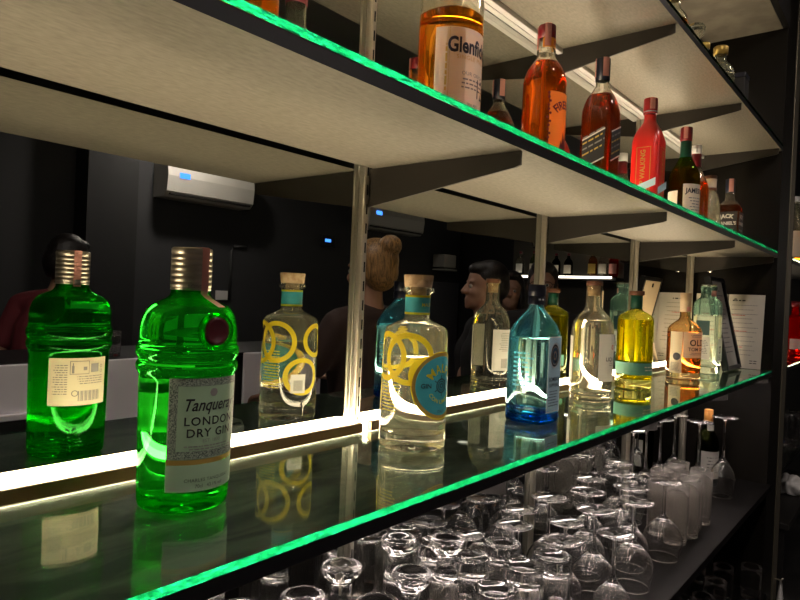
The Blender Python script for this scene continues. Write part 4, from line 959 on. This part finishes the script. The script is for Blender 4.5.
    fuse(g, 'trousers', trousm, t, .012, 5)
    if glasses:
        g = MB(M_blackmatte)
        for s in (-1, 1):
            g.tube([hp(s * .034 + .026 * math.cos(a * PI / 8), .106, 1.606 + .019 * math.sin(a * PI / 8)) for a in range(17)], .0018, 0, 6)
            g.tube([hp(s * .060, .104, 1.612), hp(s * .084, .05, 1.612), hp(s * .086, -.02, 1.606)], .0018, 0, 6)
        g.tube([hp(-.008, .108, 1.609), hp(.008, .108, 1.609)], .0018, 0, 6); g.build('spectacles', t)
    return t
def hairmat(nm, c):
    return noise_mix(principled(nm, c, .42, bump=(160, .5, .004)), tuple(q * .45 for q in c), tuple(q * 1.5 for q in c), (140, 140, 18), .35, .65, 4, .8)
M_hblack = hairmat('black hair', (.012, .009, .008)); M_hblond = hairmat('dark blonde hair', (.26, .14, .05))
def short_hair(hb, ell):
    ell(0, -.020, 1.655, (.085, .098, .088), hb); ell(0, -.045, 1.610, (.078, .075, .080), hb); ell(0, .026, 1.692, (.070, .066, .040), hb)
    return M_hblack
def full_hair(hb, ell):
    ell(0, -.022, 1.655, (.088, .102, .092), hb); ell(0, -.060, 1.600, (.084, .070, .090), hb); ell(0, .045, 1.710, (.066, .052, .036), hb)
    for s in (-1, 1): ell(s * .066, -.020, 1.600, (.022, .055, .075), hb)
    return M_hblack
def long_hair(hb, ell):
    full_hair(hb, ell)
    for s in (-1, 1): ell(s * .074, .000, 1.520, (.024, .050, .130), hb)
    ell(0, -.075, 1.50, (.085, .045, .160), hb)
    return M_hblack
def bun_hair(hb, ell):
    ell(0, -.024, 1.652, (.088, .103, .094), hb); ell(0, -.055, 1.605, (.080, .068, .080), hb); ell(0, .042, 1.705, (.064, .052, .036), hb)
    ell(0, -.100, 1.712, (.050, .046, .044), hb); ell(0, -.070, 1.690, (.045, .045, .045), hb)
    return M_hblond
M_maroon = principled('maroon cotton', (.17, .022, .030), .8); M_dark = principled('black cotton', (.014, .013, .014), .85); M_brown = principled('dark brown cotton', (.045, .024, .020), .85); M_jean = principled('dark trousers', (.015, .016, .022), .85)
def ang(dx, dy): return math.atan2(-dx, dy)     # facing direction -> rotation about Z for a figure that faces +Y
person('person in maroon T-shirt with dark short hair behind the bar counter, at far left', (1.02, -2.25), ang(.8, -.45), full_hair, M_maroon, M_jean, turn=-.2, K=1.0, bend=.24)
person('person with blonde hair in a bun and dark top, back to the mirror', (1.90, -.98), ang(.0, -1.), bun_hair, M_brown, M_jean, hands=((-.18, .38, 1.12), (.22, .36, 1.07)), K=.975)
person('person with short black hair in a black top, face in profile to the left', (2.59, -.865), ang(-.72, -.69), short_hair, M_dark, M_jean, sleeve='long', K=.955)
person('person with spectacles and a dark fringe, facing the mirror beside the second post', (3.24, -.90), ang(-.92, .38), full_hair, M_dark, M_jean, glasses=True, sleeve='long', K=.975)
person('person with long dark hair, half hidden between the two black-haired heads', (3.60, -1.30), ang(-.90, .42), long_hair, M_dark, M_jean, sleeve='long', K=.955)

# ------------------------------------------------------------------ lights and camera
w = bpy.data.worlds.new('World'); S.world = w; w.use_nodes = True
w.node_tree.nodes['Background'].inputs['Color'].default_value = (.012, .012, .013, 1)
cd = bpy.data.cameras.new('Camera'); cam = bpy.data.objects.new('Camera', cd); COL.objects.link(cam)
cd.sensor_fit = 'HORIZONTAL'; cd.sensor_width = 36; cd.lens = 637.03 / 800 * 36; cd.clip_start = .02
yaw, pitch, roll = R(50.7818), R(-.39823), R(2.49476)
d = Vector((math.sin(yaw) * math.cos(pitch), math.cos(yaw) * math.cos(pitch), math.sin(pitch)))
r = d.cross(Vector((0, 0, 1))).normalized(); u = r.cross(d)
r2 = r * math.cos(roll) + u * math.sin(roll); u2 = -r * math.sin(roll) + u * math.cos(roll)
cam.matrix_world = Matrix(((r2.x, u2.x, -d.x, 0), (r2.y, u2.y, -d.y, -.72768), (r2.z, u2.z, -d.z, .22555), (0, 0, 0, 1)))
S.camera = cam
S.view_settings.view_transform = 'Standard'; S.view_settings.look = 'None'; S.view_settings.exposure = .55; S.view_settings.gamma = 1; S.view_settings.use_curve_mapping = False
c = S.cycles
c.max_bounces = 40; c.transmission_bounces = 40; c.glossy_bounces = 24; c.diffuse_bounces = 4; c.transparent_max_bounces = 16
c.caustics_reflective = True; c.caustics_refractive = True; c.blur_glossy = .5; c.sample_clamp_indirect = 12; c.use_denoising = True
